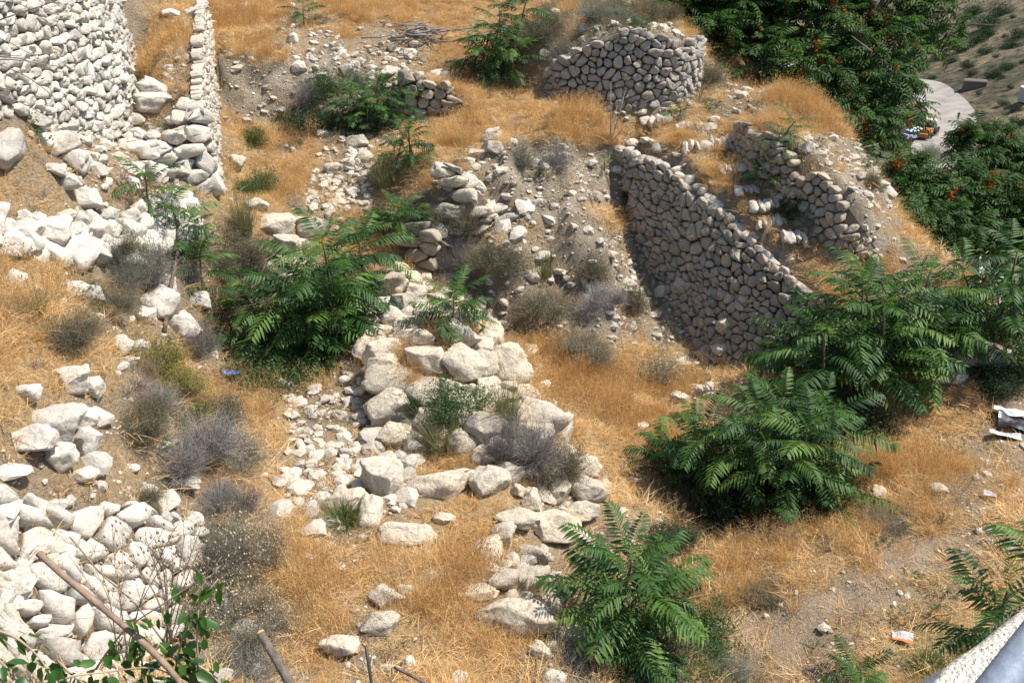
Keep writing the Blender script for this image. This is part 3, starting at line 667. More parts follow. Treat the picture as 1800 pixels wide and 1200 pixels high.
B = [
 (695,717,86,70,'large tawny boulder at the front lower end of the left boulder row'),
 (683,678,74,50,'rounded boulder second from the front in the left boulder row'),
 (673,647,62,40,'boulder third from the front in the left boulder row'),
 (671,618,56,44,'boulder fourth from the front in the left boulder row'),
 (676,591,52,34,'farthest squat boulder of the left boulder row, beside the green fronds'),
 (699,566,46,42,'round pale boulder with dry grass at its foot, above the left boulder row'),
 (716,536,62,50,'hump backed boulder between the fern like bush and the flat boulder'),
 (684,504,62,50,'topmost rough boulder of the heap, half hidden by green fronds'),
 (784,562,80,38,'long flat topped boulder at the back of the heap'),
 (727,597,66,34,'smooth pale boulder lying in the middle of the heap'),
 (751,632,64,48,'dark creviced boulder standing in dry grass inside the heap'),
 (803,593,66,48,'wedge shaped boulder under the flat topped one'),
 (853,598,38,40,'small square boulder at the back right corner of the heap'),
 (815,642,66,54,'broad boulder in the centre right of the heap above the green shrub'),
 (893,645,66,76,'tall domed grey boulder at the right end of the heap'),
 (856,642,40,54,'narrow upright boulder beside the domed grey one'),
 (828,560,34,46,'ridged boulder at the back edge next to the flat topped boulder'),
 (762,744,56,44,'boulder peeping out below the round green shrub'),
 (857,752,66,62,'grey boulder beside the dead grey twigs right of the green shrub'),
 (955,736,70,66,'whitish boulder on the ridge edge above the orange grass slope'),
 (705,772,66,36,'low boulder buried under olive tufts in front of the heap'),
 (820,690,44,26,'small boulder just above the round green shrub'),
 (677,844,74,70,'angular split boulder at the right end of the rubble spill'),
 (768,854,108,50,'long slanting slab boulder with dark underside in the dry grass'),
 (863,845,64,58,'reddish stained boulder half covered by straw'),
 (652,893,34,76,'upright slab with a sheer bright side beside the green tuft'),
 (606,884,84,34,'flat cracked slab above the green tuft'),
 (718,940,86,34,'low flat slab sunk in the orange grass under the upright slab'),
 (1020,825,56,44,'weathered boulder on the ridge top under the dead twigs'),
 (1035,858,64,44,'boulder stepping down the ridge above the big leafy plant'),
 (965,928,86,56,'broad rough boulder left of the leafy plant top'),
 (928,1020,60,46,'white boulder striped by leaf shadows'),
 (886,1024,46,44,'pale boulder adjoining the one striped by leaf shadows'),
 (905,1086,116,62,'big buried slab with a bright nose at the lower ridge end'),
 (840,1046,60,22,'thin flat slab in orange grass above the big buried slab'),
 (677,1052,52,38,'hollow topped white boulder, rear one of the pair in the lower grass'),
 (667,1098,58,46,'square white block with shaded front, front one of the pair in the lower grass'),
 (598,1137,56,38,'white boulder lying left of the square block'),
 (718,1167,22,32,'small upright stone near the bottom beside a fallen stick'),
 (684,1176,32,24,'small tilted stone touching the fallen stick'),
 (887,940,36,44,'pale pitted stone standing in straw above the ridge slab'),
 (953,1145,36,26,'stone under the nose of the big buried slab'),
 (783,912,34,20,'small white stone in the straw below the slanting slab'),
 (1158,1192,56,26,'white boulder at the bottom edge below the leafy plant'),
 (484,400,58,32,'flat white boulder at the valley mouth, left of a pair'),
 (548,402,60,38,'steep white boulder at the valley mouth touching the fronds'),
 (508,430,44,34,'creviced boulder below the pair at the valley mouth'),
 (500,466,46,30,'white boulder half hidden by fronds at the valley mouth'),
 (452,362,34,24,'small boulder in grass under the terrace corner'),
 (413,285,26,36,'upright boulder against the cream terrace wall'),
 (640,277,28,24,'blocky boulder at the top of the stone spill'),
 (628,252,34,24,'grey boulder in shade over the stone spill'),
 (585,300,26,22,'pale boulder in the middle of the stone spill'),
 (864,240,32,24,'upper of two stacked stones on the mound rim'),
 (866,262,34,24,'lower white stone of the two stacked on the mound rim'),
 (834,271,36,14,'flat grey stone left of the two stacked stones'),
 (772,136,34,22,'blocky stone on top of the low dry stone wall'),
 (1690,622,120,56,'big smooth whitish mound of rock between the two leafy bushes'),
 (1676,668,40,26,'broken stones below the smooth whitish rock'),
 (1440,148,0,0,''),
 (1650,862,30,24,'white stone in the dark grass of the right slope'),
 (1545,868,22,30,'thin upright stone below the right leafy bush'),
 (1330,790,0,0,''),
 (1340,640,44,26,'loose grey block at the foot of the shaded stair wall'),
 (1278,575,34,26,'loose grey boulder fallen against the shaded stair wall'),
 (1205,505,34,24,'grey boulder in the shaded gully beside the stair wall'),
 (1195,700,30,22,'grey boulder at the end of the shaded gully'),
 (1232,688,34,22,'darker boulder beside the end of the shaded gully'),
 (1545,188,60,26,''),
]
BL = [
 (106,262,54,40,'big brown white boulder at the foot of the tower'),
 (132,288,46,42,'grey boulder tumbled below the tower foot'),
 (78,246,34,28,'pointed white boulder against the tower foot'),
 (60,215,46,24,'flat cream boulder at the tower foot near the left edge'),
 (110,236,60,26,'long cream boulder leaning on the tower foot'),
 (248,268,54,36,'large shaded boulder at the tower corner'),
 (264,303,54,42,'largest rounded boulder below the tower corner'),
 (292,282,42,44,'cracked boulder right of the tower corner'),
 (318,300,32,40,'bright boulder at the lower edge of the terrace'),
 (270,186,58,34,'yellowish boulder on the upper terrace beside the tower'),
 (275,158,54,32,'long creased boulder above the yellowish one'),
 (237,160,22,40,'upright boulder wedged against the tower edge'),
 (348,158,24,24,'round grey boulder perched on the terrace wall'),
 (347,186,22,22,'cream block under the round grey perched boulder'),
 (328,190,28,28,'white jagged boulder next to the perched one'),
 (346,212,26,26,'square boulder on the terrace wall edge, third from the top'),
 (319,215,28,26,'dark sided boulder in grass on the terrace'),
 (346,236,26,20,'flat block on the terrace wall edge, fourth from the top'),
 (308,236,56,20,'long flat white block on the lower terrace'),
 (332,110,24,20,'small pale stone in terrace grass'),
 (335,28,26,24,'grey block at the end of the upper wall stub'),
 (300,26,26,14,'flat stone on the upper wall stub'),
 (8,258,46,96,'big white boulder cut by the left edge'),
 (118,325,40,26,'white stone in the row under the tumbled boulders'),
 (152,352,44,40,'pale boulder behind the retaining row'),
 (96,300,34,22,'flat stone stepping down left of the tumbled boulders'),
 (34,412,66,50,'bluish grey boulder at the left edge above the straw'),
 (14,436,60,44,'white cracked boulder at the left edge under the bluish one'),
 (128,672,52,52,'white boulder with shaded base in the middle of the left bank'),
 (162,684,34,38,'grey stone touching the white boulder of the left bank'),
 (45,690,44,28,'white stone sunk in straw of the left bank'),
 (133,510,38,32,'pale stone among straw high on the left bank'),
 (162,520,36,34,'grey brown stone beside the pale one high on the left bank'),
 (98,748,84,66,'huge white boulder crowning the leaning stone bank'),
 (138,740,52,52,'pitted boulder at the right corner of the stone bank crown'),
 (52,775,78,54,'grey fronted boulder on the left of the stone bank crown'),
 (148,778,50,56,'bright smooth boulder below the pitted one'),
 (100,802,50,50,'bright angular boulder under the huge crowning one'),
 (280,535,50,56,'rounded boulder in the brush between bank and valley'),
 (326,580,50,58,'white creviced boulder under the leaning dead branch'),
 (292,500,34,34,'tan boulder above the leaning dead branch'),
 (352,530,30,38,'white boulder by the grey twigs right of the dead branch'),
 (216,605,26,40,'slim white boulder on the edge above the yellow green bush'),
 (258,555,28,34,'white boulder left of the leaning dead branch'),
 (230,636,22,16,'small white stone under the yellow green bush edge'),
 (318,850,54,30,'sandy block near the end of the leaning stone bank'),
]
for i, b in enumerate(B):
    if b[4]: boulder(*b, i)
for i, b in enumerate(BL):
    boulder(*b, i+3, pale=True)

LM = [(695,717,'the front boulder of the left row'),(683,660,'the middle of the left boulder row'),(671,605,'the far end of the left boulder row'),(699,566,'the round pale boulder'),(716,536,'the hump backed boulder'),(684,504,'the topmost rough boulder'),(784,562,'the long flat topped boulder'),(751,632,'the creviced boulder in the heap'),(803,593,'the wedge shaped boulder'),(893,645,'the tall domed boulder'),(815,642,'the broad boulder of the heap'),(762,744,'the round green shrub'),(857,752,'the boulder by the dead twigs'),(955,736,'the ridge edge boulder'),(677,844,'the angular split boulder'),(768,854,'the long slanting slab'),(863,845,'the reddish stained boulder'),(652,893,'the sheer upright slab'),(604,920,'the fresh green tuft'),(718,940,'the low flat slab'),(1030,845,'the ridge top boulders'),(965,928,'the broad ridge boulder'),(920,1020,'the shadow striped boulder'),(905,1086,'the big buried slab'),(677,1052,'the hollow topped white boulder'),(667,1098,'the square white block'),(598,1137,'the white boulder by the block'),(718,1167,'the fallen stick'),(887,940,'the pale pitted stone'),(600,740,'the middle of the rubble spill'),(540,790,'the left edge of the rubble spill'),(560,700,'the top of the rubble spill'),(640,800,'the right edge of the rubble spill'),(510,400,'the white boulder pair at the valley mouth'),(640,260,'the grey boulder over the upper spill'),(585,300,'the pale boulder in the upper spill'),(550,340,'the lower end of the upper spill'),(866,250,'the two stacked rim stones'),(820,350,'the broken mound masonry'),(900,400,'the upper mound face'),(980,430,'the middle of the mound face'),(950,500,'the spiky clump on the mound'),(1050,480,'the right edge of the mound face'),(915,310,'the bluish shrub on the mound'),(1060,545,'the grey twigs at the mound foot'),(1000,600,'the pale weeds at the mound foot'),(760,150,'the low dry stone wall'),(745,60,'the brush pile'),(450,140,'the left end of the upper scarp'),(520,150,'the middle of the upper scarp'),(620,120,'the top of the upper scarp'),(540,20,'the slender young plant'),(1100,190,'the turret foot'),(1240,210,'the stair head'),(1300,330,'the middle of the stairs'),(1390,420,'the lowest step'),(1440,220,'the eroded crest'),(1500,300,'the outer crest slope'),(1600,430,'the lower end of the crest'),(1180,520,'the shaded gully'),(1280,620,'the foot of the stair wall'),(1690,620,'the smooth whitish rock'),(1780,750,'the dark rubbish bag'),(1690,850,'the white stone on the right slope'),(1584,1130,'the crumpled packet'),(1400,1060,'the bare path'),(1550,970,'the upper end of the path'),(1345,1040,'the thin green weed by the path'),(1230,1130,'the bottom green shrub'),(1240,950,'the dark hollow'),(1090,1000,'the lower middle leafy plant'),(1000,700,'the orange grass hollow'),(1150,700,'the dry seed heads'),(106,262,'the boulders at the tower foot'),(132,300,'the tumbled grey boulder'),(255,290,'the tower corner boulders'),(275,170,'the yellowish terrace boulder'),(346,212,'the terrace wall blocks'),(308,236,'the long flat terrace block'),(120,380,'the boulder retaining wall'),(250,400,'the right end of the boulder retaining wall'),(34,420,'the bluish boulder at the left edge'),(140,510,'the pale stones high on the bank'),(128,672,'the white boulder of the left bank'),(45,690,'the sunken white stone of the bank'),(98,748,'the huge crowning boulder'),(150,740,'the pitted crown boulder'),(280,535,'the boulder in the brush'),(326,580,'the dead leaning branch'),(235,610,'the yellow green shrub'),(407,662,'the blue wrapper'),(318,850,'the sandy block'),(200,800,'the top of the leaning stone bank'),(330,780,'the bluish thorny cushion'),(440,1000,'the pale flowered shrubs'),(480,1120,'the cut stump'),(400,300,'the cream terrace side wall'),(447,330,'the low green valley shrub'),(720,300,'the grassy mound rim'),(850,190,'the grass shelf below the slope')]
def stone_label(px, py, sc3, rad):
    d, x, y, nm = min((math.hypot(px-x, (py-y)*1.2), x, y, nm) for x, y, nm in LM)
    a = math.degrees(math.atan2(y-py, px-x)) % 360; k = int(((a+22.5) % 360)//45)
    where = ['right of', 'above and right of', 'above', 'above and left of', 'left of', 'below and left of', 'below', 'below and right of'][k]
    if d < 14: where = 'against'
    big = 'tiny' if rad < 5.5 else 'small' if rad < 8 else 'medium' if rad < 12 else 'large'
    fl = sc3[2]/max(sc3[0], sc3[1]); el = max(sc3[0], sc3[1])/min(sc3[0], sc3[1])
    shp = 'flat' if fl < .5 else 'long' if el > 1.45 else 'chunky' if fl > .8 else 'angular'
    if len(nm.split()) > 8: where = where.split(' and ')[0]+' of' if where.startswith('x') else where.split(' and ')[0]
    if len(nm.split()) >= 8: where = where.replace('below and ', '').replace('above and ', '')
    return '%s %s loose stone %s%s %s' % (big, shp, 'just ' if 14 <= d < 32 else '', where, nm)
RIDGE = [(650,560),(700,480),(860,550),(935,640),(1000,790),(1070,860),(985,950),(965,1110),(860,1105),(820,1000),(900,900),(840,830),(735,780),(650,745)]
def ridge_fill():
    r = random.Random(77); n = 0; tries = 0
    while n < 95 and tries < 4000:
        tries += 1; px_, py_ = r.uniform(640, 1075), r.uniform(480, 1115)
        if not _poly(np.array(px_), np.array(py_), RIDGE): continue
        if py_ > 800 and px_ < 900 and r.random() < .6: continue
        g = hit(px_, py_); s = r.uniform(.09, .21)*(1.15 if py_ < 780 else .9)
        if any(math.hypot(g[0]-x, g[1]-y) < (q*.55+s*.7) for x, y, q in placed_rocks): continue
        o = bpy.data.objects.new('stone', BIG[r.randrange(12)]); COL.objects.link(o); sc3 = (s*r.uniform(.9, 1.4), s*r.uniform(.8, 1.3), s*r.uniform(.6, .95)); o.scale = sc3
        o.location = (g[0], g[1], g[2]+s*.12); o.rotation_euler = (r.uniform(-.4, .4), r.uniform(-.4, .4), r.uniform(0, 6.28)); placed_rocks.append((g[0], g[1], s)); n += 1
        lab = stone_label(px_, py_, sc3, 14).replace('loose stone', 'ridge stone'); tag(o, lab, 'stone', 'stones of the broken ridge wall')
def boulder_row():
    st = WALLS['boulders']; r = random.Random(44); F = np.array([f for f, t, i in st]); D = np.concatenate([[0], np.cumsum(np.linalg.norm(np.diff(F, axis=0), axis=1))])
    root = empty('boulder_retaining_wall', F[2], 'low retaining wall of big rounded white boulders below the tower', 'wall'); root['kind'] = 'thing'; c = F[2]
    for tier, (n, z, sz, back) in enumerate(((15, .06, .25, .0), (17, .28, .20, .12), (16, .44, .15, .22))):
        for k in range(n):
            t = (k+.5+r.uniform(-.2, .2))/n*D[-1]; p = np.array([np.interp(t, D, F[:, q]) for q in range(3)])+np.array([-back+r.uniform(-.05, .05), 0, z+r.uniform(-.04, .04)])
            o = bpy.data.objects.new('stone', PALE[r.randrange(8)]); COL.objects.link(o); o.parent = root; s = sz*r.uniform(.75, 1.2)
            o.scale = (s*.8, s*r.uniform(.8, 1.15), s*r.uniform(.6, .85)); o.rotation_euler = (r.uniform(-.3, .3), r.uniform(-.3, .3), r.uniform(0, 6.28)); o.location = tuple(p-c)
            placed_rocks.append((p[0], p[1], s*.8))
boulder_row(); ridge_fill()

# the step risers: rows of small set stones across the stairs
def step(px0, py0, px1, py1, n, label, hpx=15):
    a, b = hit(px0, py0), hit(px1, py1); L = np.linalg.norm(b-a); r = random.Random(int(px0))
    root = empty('stone_step', (a+b)/2, label, 'step', 'steps of the stone stairs'); c = np.array(root.location)
    s = mpx(a); ts = sorted(r.uniform(0, 1) for _ in range(n-1)); ts = [0]+[ .5*t+.5*(k+1)/n for k, t in enumerate(ts)]+[1]
    for k in range(n):
        t0, t1 = ts[k], ts[k+1]; p = a+(b-a)*(t0+t1)/2; wd = L*(t1-t0)
        o = bpy.data.objects.new('stone', MID[r.randrange(12)]); COL.objects.link(o); o.parent = root
        hh = hpx*s*r.uniform(.75, 1.0)
        o.scale = (wd*.66, r.uniform(.13, .2), hh*.75); o.rotation_euler = (r.uniform(-.15, .15), r.uniform(-.1, .1), r.uniform(-.2, .2))
        p = p+np.array([0, r.uniform(-.02, .03), hh*.1]); o.location = tuple(p-c)
STEPS = [(1130,216,1180,214,5,'uppermost short step on the grass path before the stairs',12),(1185,226,1258,222,6,'thin weathered step beside the dark shrub at the stair head',9),
 (1200,268,1284,258,8,'first full step of the stairs with bright upright stones',20),(1262,302,1312,298,5,'second step of the stairs, low and half buried',12),
 (1292,338,1330,334,4,'third step of the stairs, flat broken stones',10),(1318,368,1368,362,5,'fourth step of the stairs with small white stones',15),
 (1330,398,1384,388,6,'fifth step of the stairs, rounded stones in grass',15),(1372,426,1414,420,4,'sixth and lowest step of the stairs',14)]
for s in STEPS: step(*s[:6], hpx=s[6])
# bright flat coping stones along the edge of the stair wall
def coping(key, n, w, mat_meshes, label, name, cat='coping', seed=3):
    st = WALLS[key]; r = random.Random(seed); T = np.array([t for f, t, i in st]); inn = np.array([i for f, t, i in st])
    D = np.concatenate([[0], np.cumsum(np.linalg.norm(np.diff(T, axis=0), axis=1))])
    root = empty(name, T[len(T)//2], label, cat); c = np.array(root.location)
    ts = np.sort([r.uniform(0, .4/n)+k/n for k in range(n)])*D[-1]
    for t in ts:
        p = np.array([np.interp(t, D, T[:, k]) for k in range(3)]); q = np.array([np.interp(t, D, inn[:, k]) for k in range(2)])
        e = np.array([np.interp(t+.05, D, T[:, k]) for k in range(3)])-p
        o = bpy.data.objects.new('stone', mat_meshes[r.randrange(len(mat_meshes))]); COL.objects.link(o); o.parent = root
        ww = w*r.uniform(.5, 1.3); o.scale = (D[-1]/n*r.uniform(.3, .72), ww*.5, r.uniform(.04, .10))
        o.rotation_euler = (r.uniform(-.2, .2), math.asin(max(-1, min(1, -e[2]/(np.linalg.norm(e)+1e-6))))*.8, math.atan2(e[1], e[0])+r.uniform(-.2, .2))
        o.location = tuple(p+np.array([q[0]*ww*.3, q[1]*ww*.3, .0])-c)
PALE_MID = [rock_mesh(230+i, 3, M['stone_white'], name='stone') for i in range(6)]
coping('stair', 27, .22, MID, 'line of bright capping stones along the top edge of the shaded stair wall', 'wall_coping')
#coping('parapet', 15, .22, MID, 'grey capping stones along the wall on the far side of the stairs', 'wall_coping', seed=4)
#coping('turret', 16, .2, MID, 'ragged cap stones on the round turret wall', 'wall_coping', seed=5)

# ------------------------------------------------------------------ loose stones: the largest 290 are things, the rest one mass
LOW = [rock_mesh(300+i, 2, M['rubble'], name='stone') for i in range(14)]
LOWP = [rock_mesh(300+i, 2, M['stone_white'], name='stone') for i in range(6)]
def scatter_pts(n, lo, hi, seed):
    r = np.random.default_rng(seed)
    x = r.uniform(-9, 9.5, n); y = r.uniform(4, 26.5, n); return x, y
def in_view(p, m=30):
    px, py, d = proj(p); return (px > -m) & (px < 1800+m) & (py > -m) & (py < 1200+m)
def visible(p):
    """not behind a hump of the ground"""
    ok = np.ones(len(p), bool)
    for s in np.linspace(.3, .985, 40):
        q = p*s; ok &= ground_z(q[:, 0], q[:, 1]) < q[:, 2]+.06
    return ok
ZL = {'s': 'the bare soil', 'r': 'the rubble spill', 'c': 'the eroded earth face', 'g': 'thin dry grass', 'G': 'orange dry grass', 'b': 'the grey brush'}
SPOTS = [((480,830,560,720),'heap', 'loose white stone in the rubble spill left of the boulder heap'),((480,700,220,400),'spill','loose stone in the narrow spill of the upper valley'),
 ((760,1110,300,620),'mound','loose stone bedded in the face of the earth mound'),((480,960,820,1200),'foot','small pale stone lying in the orange grass of the foreground'),
 ((0,420,0,1200),'left','loose white stone on the left bank'),((380,900,0,220),'slope','loose stone on the upper slope'),((1100,1800,600,1200),'right','loose stone in the hollow on the right'),((900,1800,100,640),'spur','loose stone beside the stairs'),((-99,1900,-99,1300),'rest','loose stone in dry grass')]
x, y = scatter_pts(36000, 0, 0, 11); pp = np.column_stack([x, y, ground_z(x, y)]); zc = zone(pp, 16)
pr = dens(zc, dict(r=.5, s=.11, c=.42, g=.035, G=.012, b=.06, x=.0), 0.0); pr[zc == ord('.')] = .02
px, py, dd = proj(pp)
spill = ((px > 500) & (px < 640) & (py > 680) & (py < 880)) | ((px > 500) & (px < 680) & (py > 260) & (py < 370)); pr[spill] *= 1.7
pr[(px > 1180) & (py > 690)] *= .45
r_ = np.random.default_rng(12); keep = (r_.random(len(pp)) < pr) & in_view(pp) & visible(pp)
pp = pp[keep]; zc = zc[keep]; n = len(pp)
size = .028*np.exp(r_.normal(0, .62, n)) + .014; size *= np.where(zc == ord('r'), 1.5, 1.0)*np.where(zc == ord('c'), .95, 1)
pxx, pyy, _ = proj(pp); spl = ((pxx > 480) & (pxx < 650) & (pyy > 690) & (pyy < 900)) | ((pxx > 480) & (pxx < 700) & (pyy > 250) & (pyy < 375))
size = np.minimum(size, np.where(spl, .085*r_.uniform(.6, 1, len(size)), .13))
for bx, by, br in placed_rocks:
    inside = np.hypot(pp[:, 0]-bx, pp[:, 1]-by) < br*.8; size[inside] = 0
k = size > 0; pp, zc, size = pp[k], zc[k], size[k]
app = size/proj(pp)[2]; order = np.argsort(-app); pp, zc, size = pp[order], zc[order], size[order]
for i in range(290):
    p = pp[i]; px_, py_, _ = proj(p); r = random.Random(i)
    left = px_ < 420
    o = bpy.data.objects.new('stone', (LOWP if left else LOW)[r.randrange(6 if left else 14)]); COL.objects.link(o)
    s = size[i]; o.scale = (s*r.uniform(.9, 1.5), s*r.uniform(.8, 1.3), s*r.uniform(.5, .95)); lab = stone_label(float(px_), float(py_), o.scale, float(s/proj(p)[2]*FPX)); o.rotation_euler = (r.uniform(-.4, .4), r.uniform(-.4, .4), r.uniform(0, 6.28))
    o.location = (p[0], p[1], p[2]+s*.22); tag(o, lab, 'stone', 'loose stones scattered over the slopes')

by_label = {}
for o in COL.objects:
    if o.get('category') == 'stone': by_label.setdefault(o['label'], []).append((float(proj(np.array(o.location))[1]), o))
for lab, l in by_label.items():
    if len(l) > 1 and len(lab.split()) < 16:
        l.sort(key=lambda q: q[0])
        for k, (_, o) in enumerate(l): o['label'] = ('upper ' if k == 0 else 'lower ' if k == len(l)-1 else 'middle ')+lab
# ------------------------------------------------------------------ instancing for what nobody could count
def source_collection(name, objs_meshes, mat=None):
    c = bpy.data.collections.new(name)
    for i, me in enumerate(objs_meshes):
        o = bpy.data.objects.new('%s_piece' % name, me); c.objects.link(o)
    return c
def instancer(name, pos, rot, scale, index, coll, label=None):
    me = bpy.data.meshes.new(name); me.vertices.add(len(pos)); me.vertices.foreach_set('co', np.asarray(pos, np.float32).ravel())
    for nm, ty, arr, key in (('rot', 'FLOAT_VECTOR', rot, 'vector'), ('scl', 'FLOAT_VECTOR', scale, 'vector'), ('idx', 'INT', index, 'value')):
        a = me.attributes.new(nm, ty, 'POINT'); a.data.foreach_set(key, np.ascontiguousarray(arr, np.int32 if ty == 'INT' else np.float32).ravel())
    o = bpy.data.objects.new(name, me); COL.objects.link(o); tag(o, kind='stuff')
    if label: o['label'] = label
    ng = bpy.data.node_groups.new(name, 'GeometryNodeTree')
    ng.interface.new_socket('Geometry', in_out='INPUT', socket_type='NodeSocketGeometry'); ng.interface.new_socket('Geometry', in_out='OUTPUT', socket_type='NodeSocketGeometry')
    gi = ng.nodes.new('NodeGroupInput'); go_ = ng.nodes.new('NodeGroupOutput'); ci = ng.nodes.new('GeometryNodeCollectionInfo')
    ci.inputs[0].default_value = coll; ci.inputs['Separate Children'].default_value = True; ci.inputs['Reset Children'].default_value = True
    iop = ng.nodes.new('GeometryNodeInstanceOnPoints'); iop.inputs['Pick Instance'].default_value = True
    def na(nm, dt):
        q = ng.nodes.new('GeometryNodeInputNamedAttribute'); q.data_type = dt; q.inputs[0].default_value = nm; return [s for s in q.outputs if s.enabled][0]
    ng.links.new(gi.outputs[0], iop.inputs['Points']); ng.links.new(ci.outputs[0], iop.inputs['Instance'])
    ng.links.new(na('idx', 'INT'), iop.inputs['Instance Index']); ng.links.new(na('rot', 'FLOAT_VECTOR'), iop.inputs['Rotation']); ng.links.new(na('scl', 'FLOAT_VECTOR'), iop.inputs['Scale'])
    ng.links.new(iop.outputs[0], go_.inputs[0])
    md = o.modifiers.new('scatter', 'NODES'); md.node_group = ng
    return o
SMALL = [rock_mesh(400+i, 1, M['rubble'], name='pebble') for i in range(8)]
pq, sq = pp[290:], size[290:]
# fine gravel on top of that
x, y = scatter_pts(82000, 0, 0, 13); g2 = np.column_stack([x, y, ground_z(x, y)]); z2 = zone(g2, 16)
p2 = dens(z2, dict(r=.55, s=.28, c=.5, g=.07, G=.02, b=.1), 0); k2 = (r_.random(len(g2)) < p2) & in_view(g2, 0) & visible(g2); g2 = g2[k2]
s2 = .010*np.exp(r_.normal(0, .45, len(g2)))+.006
pos = np.concatenate([pq, g2]); ss = np.concatenate([sq, s2]); nn = len(pos); pos = pos+np.column_stack([0*ss, 0*ss, ss*.2])
sv = ss[:, None]*np.column_stack([r_.uniform(.8, 1.5, nn), r_.uniform(.8, 1.3, nn), r_.uniform(.5, .95, nn)])
instancer('rubble', pos, np.column_stack([r_.uniform(-.4, .4, nn), r_.uniform(-.4, .4, nn), r_.uniform(0, 6.28, nn)]), sv, r_.integers(0, 8, nn), source_collection('pebbles', SMALL), 'small broken stones and pebbles scattered over the slopes')
print('rubble', nn)
# ------------------------------------------------------------------ dry grass
def straw_mat(name, stops, trans=.3):
    m = leaf_mat(name, stops, trans, rough=.75, spec=.12, tcol=(1.0, .85, .55)); return m
M['straw'] = straw_mat('dry_straw', [(.42, .24, .09), (.58, .365, .15), (.69, .47, .22), (.74, .55, .31), (.80, .66, .45)])
M['green_blade'] = leaf_mat('green_blades', [(.07, .10, .03), (.12, .16, .05), (.2, .2, .08)], .3, .6, .2)
def blades(seed, n, rad, h0, h1, w, lean=.35, curl=.5, heads=0, segs=3, up=1.0):
    r = np.random.default_rng(seed); V = []; F = []; off = 0
    for i in range(n):
        a = r.uniform(0, 6.283); rr = rad*math.sqrt(r.random()); b = np.array([rr*math.cos(a), rr*math.sin(a), -.03])
        h = r.uniform(h0, h1); dirn = a+r.normal(0, .9); ln = abs(r.normal(0, lean))+.05; ww = w*r.uniform(.6, 1.3)
        side = np.array([-math.sin(dirn+r.normal(0, .7)), math.cos(dirn+r.normal(0, .7)), 0]); out = np.array([math.cos(dirn), math.sin(dirn), 0])
        for k in range(segs):
            t = k/segs; p = b+out*h*(ln*t+curl*t*t*ln)+np.array([0, 0, h*t*(1-.25*ln*t)]); s = ww*(1-t*.75)/2
            V += [p-side*s, p+side*s]
        t = 1; p = b+out*h*(ln+curl*ln)+np.array([0, 0, h*(1-.25*ln)]); V.append(p)
        for k in range(segs-1):
            o = off+2*k; F += [(o, o+1, o+3), (o, o+3, o+2)]
        o = off+2*(segs-1); F.append((o, o+1, o+2)); off += 2*segs+1
        if r.random() < heads:
            for q in range(4):
                d = r.normal(0, 1, 3)*np.array([.012, .012, .02]); e = p+d-np.array([0, 0, .015*q]); s = .0065
                V += [e+[-s, 0, 0], e+[s, 0, 0], e+[0, 0, .022]]; F.append((off, off+1, off+2)); off += 3
    return np.array(V), np.array(F)
def tuft(seed, mat, *a, **k):
    V, F = blades(seed, *a, **k); me = mesh_np('grass_tuft', V, F, False); me.materials.append(mat); return me
TUFTS = [tuft(1, M['straw'], 46, .11, .08, .24, .0050, lean=.5), tuft(2, M['straw'], 46, .12, .06, .20, .0050, lean=.7), tuft(3, M['straw'], 40, .10, .12, .32, .0045, lean=.35, heads=.35),
         tuft(4, M['straw'], 30, .10, .20, .46, .0042, lean=.28, heads=.6), tuft(5, M['straw'], 50, .14, .04, .12, .0055, lean=1.1), tuft(6, M['straw'], 26, .16, .05, .30, .004, lean=1.0, curl=.2)]
x, y = scatter_pts(195000, 0, 0, 21); gp = np.column_stack([x, y, ground_z(x, y)]); gz = zone(gp, 26)
pr = dens(gz, dict(G=.95, g=.55, s=.24, r=.17, b=.24, c=.05, x=.25), .0); pr[gz == ord('.')] = .10
patch = fbm(gp*np.array([2.3, 2.3, 1.2]), 3, 88); pr *= np.clip(.9+1.1*patch, .12, 1.3)
px, py, dd = proj(gp)
pr[(px > 480) & (px < 660) & (py > 690) & (py < 860)] *= .35
r2 = np.random.default_rng(22); k = (r2.random(len(gp)) < pr*.62) & in_view(gp, 120)
gp, gz, px, py = gp[k], gz[k], px[k], py[k]
for bx, by, br in placed_rocks:
    far_ = np.hypot(gp[:, 0]-bx, gp[:, 1]-by) > br*.5; gp, gz, px, py = gp[far_], gz[far_], px[far_], py[far_]
n = len(gp)
tall = np.clip(.9+1.3*fbm(gp*.8, 3, 90), .35, 1.7)
sel = np.where(r2.random(n) < np.clip(.10+.5*(tall-.9), .03, .6), r2.choice([2, 3], n, p=[.6, .4]), r2.choice([0, 1, 4, 5], n, p=[.36, .24, .26, .14]))
fs = np.clip(tall, .6, 1.1)*r2.uniform(.7, 1.1, n)*np.where(gz == ord('G'), .85, .7)
nrm = ground_n(gp[:, 0], gp[:, 1]).T
rot = np.column_stack([r2.normal(0, .10, n), r2.normal(0, .10, n), r2.uniform(0, 6.28, n)])
rot[:, 0] += -nrm[:, 1]*0
gp[:, 2] = ground_z(gp[:, 0], gp[:, 1])
instancer('dry_grass', gp, rot, fs[:, None]*np.array([1, 1, 1.0]), sel, source_collection('tufts', TUFTS), 'dry orange straw grass covering the slopes')
print('grass', n)
